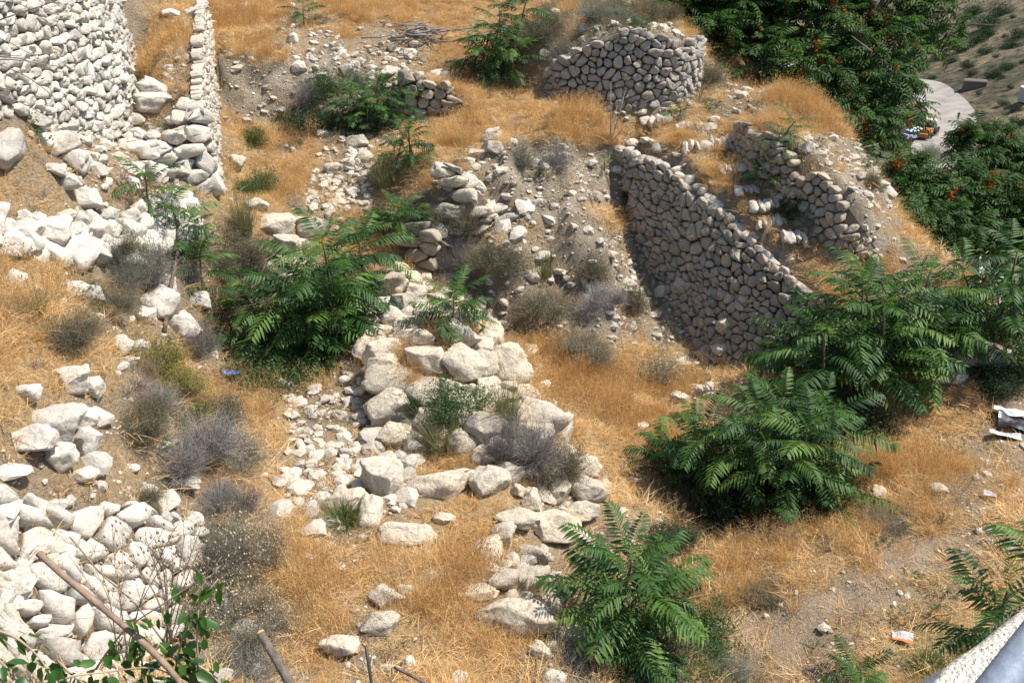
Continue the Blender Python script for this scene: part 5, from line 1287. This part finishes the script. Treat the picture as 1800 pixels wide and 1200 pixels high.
# ------------------------------------------------------------------ trees
FT = [frond_mesh(51+i, M['frond_tree'], pairs=7, droop=.5+.15*i, rise=.3, leafl=.26, leafw=.085, wire=.008) for i in range(4)]
def seed_head(seed):
    r = np.random.default_rng(seed); n = 46; c = r.normal(0, .33, (n, 3)); T = c; return leaf_cloud(seed, T, 60, .16, .08, .5)
SEEDS = []
for i in range(2):
    V, F = seed_head(i); me = mesh_np('seed_head', V, F, False); me.materials.append(M['seed']); SEEDS.append(me)
def tree(base, label, lobes, fl, nf, seed, trunk_r=.16, seeds=70, limit=200, name='leafy_tree'):
    """lobes: list of (centre xyz, radii xyz)"""
    r = np.random.default_rng(seed); root = empty(name, base, label, 'tree'); B0 = np.array(base)
    C = np.array([l[0] for l in lobes]); R = np.array([l[1] for l in lobes])
    top = C.mean(0); fork = B0+(top-B0)*.45+np.array([0, 0, .1])
    pts_ = [B0-[0, 0, .3], B0+(fork-B0)*.5+r.normal(0, .1, 3), fork]
    V, F = tube(pts_, [trunk_r*1.2, trunk_r, trunk_r*.8], 9); link('trunk', mesh_np('trunk', V-B0, F), M['bark'], root)
    for c in C:
        m = fork+(c-fork)*.5+r.normal(0, .25, 3)
        ps = [fork, m, c]; rs = [trunk_r*.55, trunk_r*.35, trunk_r*.15]; V, F = tube(ps, rs, 6); parts = [(np.array(V), F)]
        for _ in range(6):
            e = c+r.normal(0, .45, 3)*R[0]; parts.append(tube([c+(m-c)*r.uniform(0, .6), (c+e)/2+r.normal(0, .1, 3), e], [trunk_r*.15, trunk_r*.1, trunk_r*.04], 4))
        V, F = join(parts); link('limb', mesh_np('limb', V-B0, F), M['bark'], root)
    vol = (R.prod(1))**(2/3); pk = vol/vol.sum(); pos = []; dr = []
    ntw = nf//7
    for k in range(ntw):
        j = r.choice(len(lobes), p=pk); d = r.normal(0, 1, 3); d[2] = d[2]*.9+.25; d /= np.linalg.norm(d); rr = r.uniform(.55, 1.05)
        if noise3(d*2.3+j*5, seed) < -.22: rr *= .75
        c = C[j]+d*R[j]*rr
        for q in range(7):
            a = q*.9+r.uniform(0, 6.28); pos.append(c+r.normal(0, .05, 3)); dr.append((d, a))
    pos = np.array(pos); n = len(pos)
    rot = np.zeros((n, 3)); az = np.array([a for _, a in dr]); out = np.array([d for d, _ in dr])
    oaz = np.arctan2(out[:, 1], out[:, 0]); rot[:, 2] = oaz+(az % 6.283-3.14)*.62; rot[:, 1] = -r.uniform(-.35, .9, n)-.25*out[:, 2]; rot[:, 0] = r.normal(0, .3, n)
    s = fl*r.uniform(.7, 1.15, n)
    o = instancer('crown', pos-B0, rot, s[:, None]*np.ones(3), r.integers(0, 4, n), TREE_COLL); o.parent = root
    if seeds:
        vis = out@np.array([0, -.6, .5]) > .05; idx_ = np.where(vis)[0]; idx_ = r.choice(idx_, min(seeds, len(idx_)), replace=False)
        # seed heads ride just outside the leaves in loose drifts
        sel = idx_[fbm(pos[idx_]*.35, 2, seed) > -.15]
        o = instancer('seed_heads', pos[sel]-B0+out[sel]*.12, r.uniform(0, 6, (len(sel), 3)), (.22*r.uniform(.6, 1.3, len(sel)))[:, None]*np.ones(3), r.integers(0, 2, len(sel)), SEED_COLL); o.parent = root
    return root
TREE_COLL = source_collection('tree_fronds', FT); SEED_COLL = source_collection('seed_clusters', SEEDS)
def lobe(px, py, Y, rpx, q=.8):
    c = P(px, py, Y); s = mpx(c); return (c, (rpx*s, rpx*s*1.1, rpx*s*q))
L1 = [lobe(1230,50,25,85), lobe(1330,110,24,90), lobe(1300,-20,26,110), lobe(1440,40,25,110), lobe(1420,150,22.5,80), lobe(1530,90,23.5,80), lobe(1560,-20,25,85), lobe(1650,15,24.5,45), lobe(1520,200,21.5,75), lobe(1575,195,21.5,42), lobe(1545,262,20.5,42), lobe(1480,150,23,90), lobe(1330,20,27,110), lobe(1665,62,25,34), lobe(1560,130,22,50), lobe(1400,-120,27,160), lobe(1600,-140,27,130), lobe(1200,10,26,70), lobe(1240,-90,27,110)]
b = P(1440, 185, 23.5); b = np.array([b[0], b[1], float(ground_z(b[0], b[1]))])
tree(b, 'huge green tree with orange seed clusters rising behind the stairs', L1, .62, 6600, 5, .22, seeds=280)
L2 = [lobe(1725,265,20,48), lobe(1790,300,20,70), lobe(1700,350,18.5,60), lobe(1770,390,18,75), lobe(1850,340,19,80), lobe(1690,400,17.5,45), lobe(1655,345,19,26)]
b = P(1760, 430, 19.5); b = np.array([b[0], b[1], float(ground_z(b[0], b[1]))])
tree(b, 'rounder tree with orange seed clusters at the right edge below the road', L2, .5, 2600, 6, .16, seeds=130)
L3 = [lobe(1595,305,19.5,34), lobe(1625,390,17.5,38), lobe(1590,340,19,30)]
b = P(1610, 400, 19.5); b = np.array([b[0], b[1], float(ground_z(b[0], b[1]))])
tree(b, 'small loose tree between the crest and the rounder tree', L3, .45, 700, 7, .08, seeds=12)
L4 = [lobe(850,-60,30,50), lobe(780,-70,30,40)]
# ------------------------------------------------------------------ cut sticks, stump, pipe, vine, litter
M['wood'] = simple_mat('stick_bark', (.24, .165, .12), .85, .3, 25, bump=.5, bscale=60)
M['wood_dark'] = simple_mat('dark_bark', (.13, .105, .085), .9, .4, 25, bump=.8, bscale=50)
M['cut'] = simple_mat('fresh_cut_wood', (.62, .36, .15), .8, .2, 40)
M['twig_pale'] = simple_mat('pale_twig', (.36, .28, .20), .85, .2, 20)
M['vine_leaf'] = leaf_mat('vine_leaves', [(.02, .07, .012), (.045, .12, .02), (.09, .19, .03)], .38, .35, .45)
def wire(pts_px, radii, mat, name, parent=None, label=None, cat=None, sides=7, sub=5, wob=.0):
    p = np.array([P(*q) for q in pts_px]); K = np.arange(len(p)); T = np.linspace(0, len(p)-1, (len(p)-1)*sub+1)
    q = np.stack([np.interp(T, K, p[:, i]) for i in range(3)], -1)
    for _ in range(sub//2): q[1:-1] = (q[:-2]+2*q[1:-1]+q[2:])/4
    if wob: q = q+wob*np.stack([noise3(q*6+5*i, 3) for i in range(3)], -1)
    rr = np.interp(T, K, radii)*(1+.12*noise3(q*14, 8)); V, F = tube(q, rr, sides); c = np.array(V).mean(0)
    if parent is not None: c0 = np.array(parent.location); o = link(name, mesh_np(name, np.array(V)-c0, F), mat, parent)
    else: o = link(name, mesh_np(name, np.array(V)-c, F), mat); o.location = tuple(c)
    if label: tag(o, label, cat)
    return o, q
root = empty('cut_branch', P(180, 1080, 2.2), 'long bare cut branch slanting over the leaning stone bank', 'branch')
o, q = wire([(68,972,2.25), (110,1010,2.2), (180,1068,2.15), (230,1110,2.1), (285,1160,2.05), (330,1215,2.0)], [.0115, .0115, .011, .0105, .010, .009], M['wood'], 'bark', root)
V, F = tube([q[0]-(q[1]-q[0])*.02-(q[1]-q[0])*.08, q[0]+(q[1]-q[0])*.02], [.0105, .0112], 12); link('cut_end', mesh_np('cut_end', np.array(V)-np.array(root.location), F), M['cut'], root)
root = empty('cut_stump', P(500, 1200, 2.0), 'dark sawn off sapling stump with an orange cut face at the bottom edge', 'stump')
o, q = wire([(458,1112,2.1), (478,1146,2.05), (500,1182,2.02), (525,1235,1.95), (560,1320,1.8)], [.0135, .014, .015, .016, .018], M['wood_dark'], 'bark', root, sides=10)
d = (q[0]-q[1]); d /= np.linalg.norm(d); V, F = tube([q[0]-d*.002, q[0]+d*.004], [.0132, .0128], 14); link('cut_end', mesh_np('cut_end', np.array(V)-np.array(root.location), F), M['cut'], root)
M['pipe'] = simple_mat('black_pipe', (.04, .045, .055), .45, .2, 30, spec=.5)
g1 = hit(652, 1245); s_ = mpx(g1)
wire([(643,1134,2.6), (648,1165,2.55), (655,1215,2.5), (660,1260,2.45)], [.0065]*4, M['pipe'], 'iron_rod', None, 'thin black upright rod at the bottom edge beside the fallen stick', 'rod')
o, q = wire([(693,1172,5.15), (722,1186,5.05), (750,1202,4.95), (790,1230,4.8)], [.012, .013, .014, .015], M['wood_dark'], 'fallen_stick', None, 'dark fallen stick in the grass at the bottom edge', 'stick')
a, b_ = hit(255, 590), hit(318, 470)
V, F = tube([hit(290, 590)+[0, 0, .02], (hit(290, 590)+hit(322, 480))/2+[0, 0, .22], hit(322, 480)+[0, 0, .35], hit(325, 452)+[0, 0, .55]], [.03, .026, .02, .01], 7)
o = link('dead_branch', mesh_np('dead_branch', np.array(V)-np.array(V).mean(0), F), M['wood_dark']); o.location = tuple(np.array(V).mean(0)); tag(o, 'dark dead branch leaning between two white boulders on the left bank', 'branch')

# dry stalk plant and vine in the lower left corner
def stalks(base_px, n, fan, h, Y, label, seed):
    r = random.Random(seed); c0 = P(*base_px, Y); root = empty('dry_stalk_plant', c0, label, 'plant')
    for k in range(n):
        a = r.uniform(-1, 1); x1 = base_px[0]+a*fan; y1 = base_px[1]-h*r.uniform(.6, 1)*(1-.25*abs(a)); Y1 = Y+r.uniform(-.1, .25)
        mid = (base_px[0]+a*fan*.35, (base_px[1]+y1)/2, (Y+Y1)/2)
        o, q = wire([(base_px[0]+r.uniform(-12, 12), base_px[1]+10, Y), mid, (x1, y1, Y1)], [.0022, .0016, .0009], M['twig_pale'], 'stalk', root, sides=4, wob=.006)
        e = []
        for j in range(5):
            t = r.randrange(4, len(q)-1); d = np.array([r.uniform(-.05, .05), r.uniform(-.03, .03), r.uniform(.03, .08)]); e.append(tube([q[t], q[t]+d*.6+[0, 0, -.005], q[t]+d], [.0012, .0009, .0006], 3))
            c = q[t]+d; e.append(tube([c-[0, 0, .004], c+[0, 0, .004], c+[0, 0, .010]], [.002, .0042, .001], 5))
        V, F = join(e); link('twigs', mesh_np('twigs', V-np.array(root.location), F), M['twig_pale'], root)
stalks((300, 1120), 16, 95, 260, 2.3, 'dead brown stalk plant standing before the leaning stone bank', 3)
stalks((215, 1150), 8, 110, 330, 2.3, 'wispy bare stalks left of the dead brown stalk plant', 4)
def vine(label, runs, nleaf, seed, size=.045):
    r = random.Random(seed); c0 = P(*runs[0][0]); root = empty('leafy_vine', c0, label, 'vine'); n = 0
    lv = np.array([[0, 0, 0], [.3, .26, .05], [.7, .22, .02], [1, 0, -.12], [.7, -.22, .02], [.3, -.26, .05], [.32, 0, -.03], [.7, 0, -.05]])
    lf = [(0, 6, 1), (0, 5, 6), (6, 7, 2), (6, 2, 1), (6, 5, 4), (6, 4, 7), (7, 3, 2), (7, 4, 3)]
    me = mesh_np('leaf', lv, lf, True); me.materials.append(M['vine_leaf'])
    for run in runs:
        o, q = wire(run, [.004, .0035]+[.0028]*(len(run)-3)+[.0015], M['twig_pale'], 'stem', root, sides=5, wob=.008)
        for k in range(nleaf):
            t = r.randrange(1, len(q)); p = q[t]+np.array([r.uniform(-.03, .03), r.uniform(-.04, .03), r.uniform(-.035, .015)])
            o = bpy.data.objects.new('leaf', me); COL.objects.link(o); o.parent = root; s = size*r.uniform(.6, 1.25); o.scale = (s, s, s)
            o.location = tuple(p-c0); o.rotation_euler = (r.uniform(-.7, .7), r.uniform(.2, 1.5), r.uniform(0, 6.28))
vine('glossy green vine trailing along the bottom left corner', [[(-20,1100,2.0),(30,1115,2.0),(70,1150,2.0),(105,1200,1.95),(120,1230,1.9)], [(80,1210,2.0),(130,1185,2.0),(190,1180,2.05),(270,1170,2.05),(330,1200,2.0)], [(-10,1150,1.9),(30,1190,1.9),(60,1240,1.9)], [(100,1160,2.1),(150,1200,2.0),(200,1230,1.9)]], 30, 5, .055)
vine('green vine climbing the thin arching stem in the lower left', [[(170,1175,2.2),(210,1110,2.2),(250,1080,2.2),(310,1045,2.2),(372,1010,2.2)], [(300,1240,2.1),(310,1150,2.1),(330,1090,2.1),(350,1050,2.1)], [(240,1230,2.1),(250,1160,2.1),(230,1090,2.1)], [(350,1240,2.1),(345,1120,2.1),(352,1060,2.15),(385,1015,2.2)], [(360,1240,2.1),(330,1180,2.1),(280,1130,2.1)], [(420,1240,2.1),(370,1180,2.1),(320,1150,2.1)]], 26, 6, .055)
wire([(75,1085,2.3),(130,1088,2.3),(190,1082,2.3),(225,1095,2.3)], [.0014]*4, M['twig_pale'], 'thin_twig', None, 'thin curved twig crossing the long cut branch', 'twig', sides=4)
wire([(120,940,2.5),(170,1000,2.4),(240,1060,2.3),(300,1150,2.2),(380,1230,2.0)], [.0025,.003,.003,.0035,.004], M['wood'], 'thin_branch', None, 'thin branch running beside the long cut branch', 'branch', sides=5, wob=.01)
# bare upright saplings at the stair wall end, brush pile on the upper slope, fan of bare twigs top left
def bare(label, base, tops, r0, seed, name='bare_sapling', cat='sapling'):
    r = random.Random(seed); g = hit(*base); s = mpx(g); root = empty(name, g, label, cat)
    for (tx, ty) in tops:
        e = g+np.array([(tx-base[0])*s, r.uniform(-.2, .2), (base[1]-ty)*s/.93]); m = (g+e)/2+np.array([r.uniform(-.05, .05), 0, 0])
        V, F = tube([g, m, e], [r0, r0*.7, r0*.25], 5); link('stem', mesh_np('stem', np.array(V)-g, F), M['twig_pale'], root)
bare('bare thin saplings sprouting at the upper end of the stair wall', (1072, 262), [(1067, 160), (1093, 175), (1082, 200), (1040, 240), (1110, 215)], .012, 3)
bare('single bare shoot left of the stair head', (1228, 180), [(1245, 140), (1235, 150)], .012, 4)
def brush_pile():
    r = random.Random(9); g = hit(745, 68); root = empty('brush_pile', g, 'pile of cut grey branches on the upper slope', 'brush pile')
    for k in range(46):
        a = r.uniform(0, 3.14); l = r.uniform(.35, 1.0)*(2.0 if k < 6 else 1); c = np.array([r.gauss(0, .35), r.gauss(0, .3), 0]); c[2] = float(ground_z(g[0]+c[0], g[1]+c[1]))-g[2]+r.uniform(.02, .28)
        d = np.array([math.cos(a), math.sin(a)*.7, r.uniform(-.12, .2)])*l*.5; m = c+np.array([r.uniform(-.06, .06)]*3)
        V, F = tube([c-d, m, c+d], [.016, .013, .006], 5); link('branch', mesh_np('branch', np.array(V), F), M['twig_grey'], root)
brush_pile()
def hanging_twigs():
    r = random.Random(19); c0 = P(-40, 60, 3.0); root = empty('bare_bush', c0, 'bare twigs of a bush reaching in from the upper left corner', 'bush')
    for k in range(18):
        y0 = r.uniform(-80, 160); l = r.uniform(60, 190); a = r.uniform(-.25, .9)
        wire([(-60, y0, 3.0), (-10+l*.3, y0+a*l*.35, 3.0+r.uniform(-.1, .1)), (l*.8, y0+a*l*.9+r.uniform(-12, 12), 3.1+r.uniform(-.2, .2))], [.0028, .0018, .0008], M['twig_grey'], 'twig', root, sides=4, wob=.02)
hanging_twigs()
# litter
def box_mesh(w, d, h, bev=.0):
    V = [(x*w/2, y*d/2, z*h/2) for x in (-1, 1) for y in (-1, 1) for z in (-1, 1)]; F = [(0, 1, 3, 2), (4, 6, 7, 5), (0, 4, 5, 1), (2, 3, 7, 6), (0, 2, 6, 4), (1, 5, 7, 3)]; return np.array(V, float), F
def crumpled(px, py, wpx, hpx, mats, label, name, cat, seed):
    g = hit(px, py); s = mpx(g); n = 9; r = np.random.default_rng(seed); u = np.linspace(-1, 1, n); U, W_ = np.meshgrid(u, u, indexing='ij')
    Z = .30*fbm(np.stack([U*1.3, W_*1.3, 0*U+seed], -1), 3, seed)+.12; V = np.stack([U*wpx*s/2, W_*hpx*s*.6, Z*hpx*s*.8], -1).reshape(-1, 3); I = np.arange(n*n).reshape(n, n)
    F = np.stack([I[:-1, :-1], I[1:, :-1], I[1:, 1:], I[:-1, 1:]], -1).reshape(-1, 4); me = mesh_np(name, V, F, False)
    for m in mats: me.materials.append(m)
    if len(mats) > 1: me.polygons.foreach_set('material_index', (np.arange(len(F)) % (n-1) < 3).astype(np.int32))
    o = link(name, me); o.location = (g[0], g[1], g[2]+.05); o.rotation_euler = (0, 0, -.4); tag(o, label, cat)
M['blue'] = simple_mat('blue_plastic', (.12, .22, .55), .5, .35, 30, spec=.5); M['white'] = simple_mat('white_paper', (.48, .48, .50), .7, .35, 25); M['orange'] = simple_mat('orange_print', (.75, .16, .04), .5, .15, 30); M['teal'] = simple_mat('teal_plastic', (.03, .20, .22), .4, .2, 30); M['blackp'] = simple_mat('black_bag', (.02, .02, .025), .35, .3, 30, spec=.6)
crumpled(407, 662, 30, 14, [M['blue']], 'crushed blue plastic wrapper below the yellow green shrubs', 'plastic_wrapper', 'litter', 2)
crumpled(1584, 1130, 34, 20, [M['white'], M['orange']], 'white and orange crumpled packet in the lower right grass', 'crumpled_packet', 'litter', 3)
crumpled(1783, 752, 56, 40, [M['blackp']], 'dark rubbish bag at the right edge', 'rubbish_bag', 'litter', 4)
crumpled(1775, 732, 56, 20, [M['white']], 'pale plastic sheet over the dark rubbish at the right edge', 'plastic_sheet', 'litter', 5)
crumpled(1765, 772, 50, 18, [M['white']], 'white plastic scraps below the dark rubbish', 'plastic_scrap', 'litter', 6)
crumpled(1738, 875, 20, 12, [M['white']], 'small white scrap on the right slope', 'paper_scrap', 'litter', 7)

# parapet and handrail at the camera's feet, lower right
M['concrete'] = simple_mat('pale_rough_concrete', (.66, .60, .50), .95, .22, 45, bump=.9, bscale=150)
M['steel'] = simple_mat('grey_blue_rail_paint', (.17, .20, .25), .55, .25, 40, spec=.3, metal=.1, bump=.15, bscale=200)
def parapet():
    YZ = -.80
    def on(px, py, z=YZ):
        d = ray(px, py); return d*(z/d[2])
    edge = [on(1805, 1050), on(1760, 1080), on(1715, 1122), on(1650, 1150), on(1600, 1172), on(1540, 1190), on(1470, 1196), on(1300, 1230)]
    edge = [on(1990, 930), on(1900, 985), on(1800, 1052), on(1757, 1085), on(1700, 1128), on(1652, 1158), on(1600, 1190), on(1560, 1218), on(1380, 1330)]
    E = np.array(edge); T = np.linspace(0, len(E)-1, 90); K = np.arange(len(E)); E = np.stack([np.interp(T, K, E[:, i]) for i in range(3)], -1)
    E[:, :2] += .004*fbm(E*25, 3, 4)[:, None]
    # outward = away from the camera side
    d = E[-1]-E[0]; d /= np.linalg.norm(d); nrm = np.array([-d[1], d[0], 0]); 
    if nrm[1] < 0: nrm = -nrm
    rows = [E+nrm*.0+[0, 0, -.9], E+nrm*.0+[0, 0, -.02], E-nrm*.015+[0, 0, 0], E-nrm*.14+[0, 0, .004], E-nrm*.28+[0, 0, 0], E-nrm*.30+[0, 0, -.03], E-nrm*.30+[0, 0, -.9]]
    V = np.array(rows); V[2:5, :, 2] += .0025*fbm(V[2:5]*30, 3, 6); m = V.shape[1]; I = np.arange(V.shape[0]*m).reshape(V.shape[0], m)
    F = np.stack([I[:-1, :-1], I[:-1, 1:], I[1:, 1:], I[1:, :-1]], -1).reshape(-1, 4)
    c = V.reshape(-1, 3).mean(0); root = empty('stone_parapet', c, 'rough pale concrete parapet crossing the lower right corner', 'parapet'); root['kind'] = 'thing'
    link('coping', mesh_np('coping', V.reshape(-1, 3)-c, F), M['concrete'], root)
    r = random.Random(3)
    a, b = on(1822, 1122, -.40), on(1742, 1228, -.40)
    ax = (b-a)/np.linalg.norm(b-a); a2, b2 = a-ax*1.2, b+ax*1.0
    rc = (a+b)/2; rail = empty('handrail', rc, 'blue grey steel handrail in front of the parapet corner', 'handrail')
    V, F = tube([a2, a, b, b2], [.0108]*4, 20); link('top_rail', mesh_np('top_rail', np.array(V)-rc, F), M['steel'], rail)
    lo = np.array([.035, -.03, -.05]); V, F = tube([a2+lo, a+lo, b+lo, b2+lo], [.005]*4, 14); link('lower_rail', mesh_np('lower_rail', np.array(V)-rc, F), M['steel'], rail)
    for t in (-.55, .75):
        q = a+ax*t*.5+ax*.25; V, F = tube([q, q+[.0, -.02, -.35], q+[0, -.02, -1.0]], [.006]*3, 12); link('post', mesh_np('post', np.array(V)-rc, F), M['steel'], rail)
parapet()

# ------------------------------------------------------------------ the road far below: machine, cars, people
def comp(root, boxes, mat, name):
    parts = []
    for (cx, cy, cz, w, d, h) in boxes:
        V, F = box_mesh(w, d, h); V[V[:, 2] > 0, :2] *= .9; parts.append((V+[cx, cy, cz], F))
    V, F = join(parts); o = link(name, mesh_np(name, V, F, False), mat, root); return o
M['yellow'] = simple_mat('digger_orange', (.42, .19, .06), .6, .3, 2); M['cream'] = simple_mat('cab_roof_cream', (.75, .68, .5), .5, .1, 3); M['glass'] = simple_mat('dark_glass', (.03, .04, .05), .15, .1, 3, spec=.6)
M['tyre'] = simple_mat('tyre_rubber', (.03, .03, .03), .9, .2, 3); M['carblue'] = simple_mat('car_blue_white', (.45, .55, .75), .3, .05, 3, spec=.6); M['carwhite'] = simple_mat('car_white', (.7, .72, .72), .3, .05, 3, spec=.6)
def wheel(root, x, y, z, r, w=.3):
    V, F = tube([np.array([x, y-w/2, z]), np.array([x, y+w/2, z])], [r, r], 14); link('wheel', mesh_np('wheel', V, F), M['tyre'], root)
g = hit(1630, 243); g[2] += .3
dg = empty('backhoe_loader', g, 'orange and cream backhoe loader parked on the road far below', 'digger'); 
comp(dg, [(0, 0, 1.0, 3.2, 1.5, .9), (-1.6, 0, .9, .9, 1.3, .9)], M['yellow'], 'body'); comp(dg, [(.4, 0, 1.95, 1.3, 1.4, 1.0)], M['glass'], 'cab'); comp(dg, [(.4, 0, 2.55, 1.6, 1.6, .18)], M['cream'], 'cab_roof')
V, F = join([tube([np.array([1.6, 0, .9]), np.array([2.2, 0, 3.2])], [.2, .16], 6), tube([np.array([2.2, 0, 3.2]), np.array([2.5, 0, 1.2])], [.16, .12], 6)]); link('boom', mesh_np('boom', V, F), M['yellow'], dg)
comp(dg, [(2.6, 0, .9, .6, .7, .6)], M['yellow'], 'bucket'); comp(dg, [(-2.5, 0, .5, .5, 2.0, .6)], M['yellow'], 'shovel')
wheel(dg, .7, -.8, .7, .7); wheel(dg, .7, .8, .7, .7); wheel(dg, -1.2, -.8, .45, .45); wheel(dg, -1.2, .8, .45, .45); dg.rotation_euler[2] = .9
def car(px, py, mat, label, rz):
    g = hit(px, py); g[2] += .3; c = empty('parked_car', g, label, 'car', rz=rz)
    comp(c, [(0, 0, .62, 4.2, 1.7, .6)], mat, 'body'); comp(c, [(-.2, 0, 1.12, 2.3, 1.5, .5)], M['glass'], 'windows'); comp(c, [(-.2, 0, 1.40, 2.0, 1.4, .06)], mat, 'roof')
    for x in (-1.3, 1.3):
        for y in (-.8, .8): wheel(c, x, y, .33, .33, .2)
car(1603, 247, M['carblue'], 'bluish car half hidden by the big tree beside the loader', .4)
car(1616, 243, M['carwhite'], 'white car between the bluish car and the loader', .2)
def person(px, py, label, top, legs, rz=0):
    g = hit(px, py); g[2] += .25
    me = bpy.data.meshes.new('person'); J = [(0, 0, .95), (0, 0, 1.2), (0, 0, 1.45), (0, 0, 1.56), (0, 0, 1.68), (.1, 0, .9), (.12, .03, .5), (.12, 0, .06), (.12, -.1, .03), (-.1, 0, .9), (-.12, -.05, .5), (-.13, .03, .06), (-.13, -.08, .03), (.2, 0, 1.42), (.25, .03, 1.15), (.24, -.05, .88), (-.2, 0, 1.42), (-.26, .03, 1.15), (-.24, -.05, .88)]
    E = [(0, 1), (1, 2), (2, 3), (3, 4), (0, 5), (5, 6), (6, 7), (7, 8), (0, 9), (9, 10), (10, 11), (11, 12), (2, 13), (13, 14), (14, 15), (2, 16), (16, 17), (17, 18)]
    R = [.13, .14, .15, .055, .11, .09, .06, .045, .04, .09, .06, .045, .04, .06, .045, .035, .06, .045, .035]
    me.from_pydata(J, E, []); o = link('person', me); o.location = tuple(g); o.rotation_euler[2] = rz
    sk = o.modifiers.new('skin', 'SKIN')
    for i, rr in enumerate(R): me.skin_vertices[0].data[i].radius = (rr, rr*.85)
    me.skin_vertices[0].data[0].use_root = True; o.modifiers.new('sub', 'SUBSURF').levels = 1; o.modifiers['sub'].render_levels = 1
    m, nt, out = newmat('clothes'); L = nt.links; tc = N(nt, 'ShaderNodeTexCoord'); sp = N(nt, 'ShaderNodeSeparateXYZ'); L.new(tc.outputs['Object'], sp.inputs[0])
    c = ramp(nt, sp.outputs['Z'], [(0, legs), (.5, legs), (.51, top), (1, top)]); 
    mr = N(nt, 'ShaderNodeMath', operation='MULTIPLY', i_1=.55); L.new(sp.outputs['Z'], mr.inputs[0]); L.new(mr.outputs[0], c.node.inputs[0])
    e = c.node.color_ramp.elements; e.new(.86).color = (.30, .18, .12, 1); e.new(.84).color = (*top, 1)
    b = N(nt, 'ShaderNodeBsdfPrincipled', i_Roughness=.8); L.new(c, b.inputs['Base Color']); L.new(b.outputs[0], out.inputs[0]); me.materials.append(m)
    tag(o, label, 'person')
person(1646, 243, 'person in dark clothes standing on the road beside the loader', (.03, .05, .10), (.02, .02, .04))
person(1682, 217, 'tiny person in dark clothes on the right edge of the road', (.05, .05, .08), (.05, .05, .07))
# far side: blockhouse, white tank and scrub
M['block'] = simple_mat('block_wall', (.15, .125, .11), .9, .1, 1)
g = hit(1712, 156); hs = empty('low_building', g, 'low brown flat roofed building beside the far road bend', 'building'); comp(hs, [(0, 0, .4, 5.5, 3, 2.2)], M['block'], 'wall'); comp(hs, [(0, 0, 1.6, 5.8, 3.4, .2)], simple_mat('flat_roof', (.12, .105, .09)), 'roof'); hs.rotation_euler[2] = -.35; hs.scale = (.75, .75, .9)
g = hit(1806, 180); V, F = tube([np.array([0, 0, 0.]), np.array([0, 0, 2.4])], [1.6, 1.6], 20); o = link('water_tank', mesh_np('water_tank', V, F, False), M['white']); o.location = tuple(g); tag(o, 'white round tank at the right edge on the far bank', 'tank')
FAR_S = [(1735,40,60,30),(1760,20,50,24),(1690,85,46,24),(1745,130,40,22),(1730,90,36,20),(1775,80,46,26),(1790,60,40,22),(1660,75,40,22),(1712,20,40,22),(1770,118,36,16),(1718,70,40,28),(1735,58,34,26),(1700,115,34,18),(1672,105,30,18),(1708,130,22,14),(1650,100,36,20),(1640,60,34,18),(1620,118,40,18),(1690,60,20,12),(1750,100,14,8),(1765,65,14,8),(1780,30,16,8),(1745,30,12,7),(1760,135,16,8),(1735,222,46,22),(1765,235,56,30),(1790,215,40,22),(1760,262,50,26),(1795,255,50,30),(1722,200,26,12),(1785,190,30,16),(1765,182,24,12),(1640,137,24,8),(1590,120,40,20),(1560,100,40,20),(1720,165,14,8),(1775,155,16,8),(1797,110,16,8)]
FLM = [(1705,158,'the low brown building'),(1625,140,'the far road bend'),(1715,190,'the right road bank'),(1798,175,'the white tank'),(1700,40,'the upper slope'),(1770,60,'the upper right slope'),(1770,245,'the rocky bank'),(1590,110,'the slope behind the big tree'),(1770,120,'the middle slope')]
if 'dark' not in PROTO: PROTO['dark'] = shrub_protos('dark')
for i, (px, py, w, h) in enumerate(FAR_S):
    g = hit(px, py+h*.3); s = mpx(g); me = PROTO['dark'][i % 3][1][1]; o = bpy.data.objects.new('scrub_bush', me); COL.objects.link(o); o.location = tuple(g); o.scale = (w*s*.55, w*s*.5, h*s*.9); o.rotation_euler[2] = i*1.3
    big = w > 30; d_, x_, y_, nm_ = min((math.hypot(px-x, py-y), x, y, nm) for x, y, nm in FLM); tag(o, '%s dark bush %s %s across the valley' % ('wide' if w > 44 else 'medium' if big else 'small', ('near' if d_ < 12 else 'left of' if px < x_-abs(py-y_) else 'right of' if px > x_+abs(py-y_) else 'above' if py < y_ else 'below'), nm_), 'bush', 'bushes across the valley'); o['kind'] = 'thing'

by_label = {}
for o in COL.objects:
    if o.get('category') == 'bush' and o.name.startswith('scrub'): by_label.setdefault(o['label'], []).append((float(proj(np.array(o.location))[1]), o))
for lab, l in by_label.items():
    if len(l) > 1:
        l.sort(key=lambda q: q[0])
        for k, (_, o) in enumerate(l): o['label'] = ('upper ' if k == 0 else 'lower ' if k == len(l)-1 else 'middle ')+lab
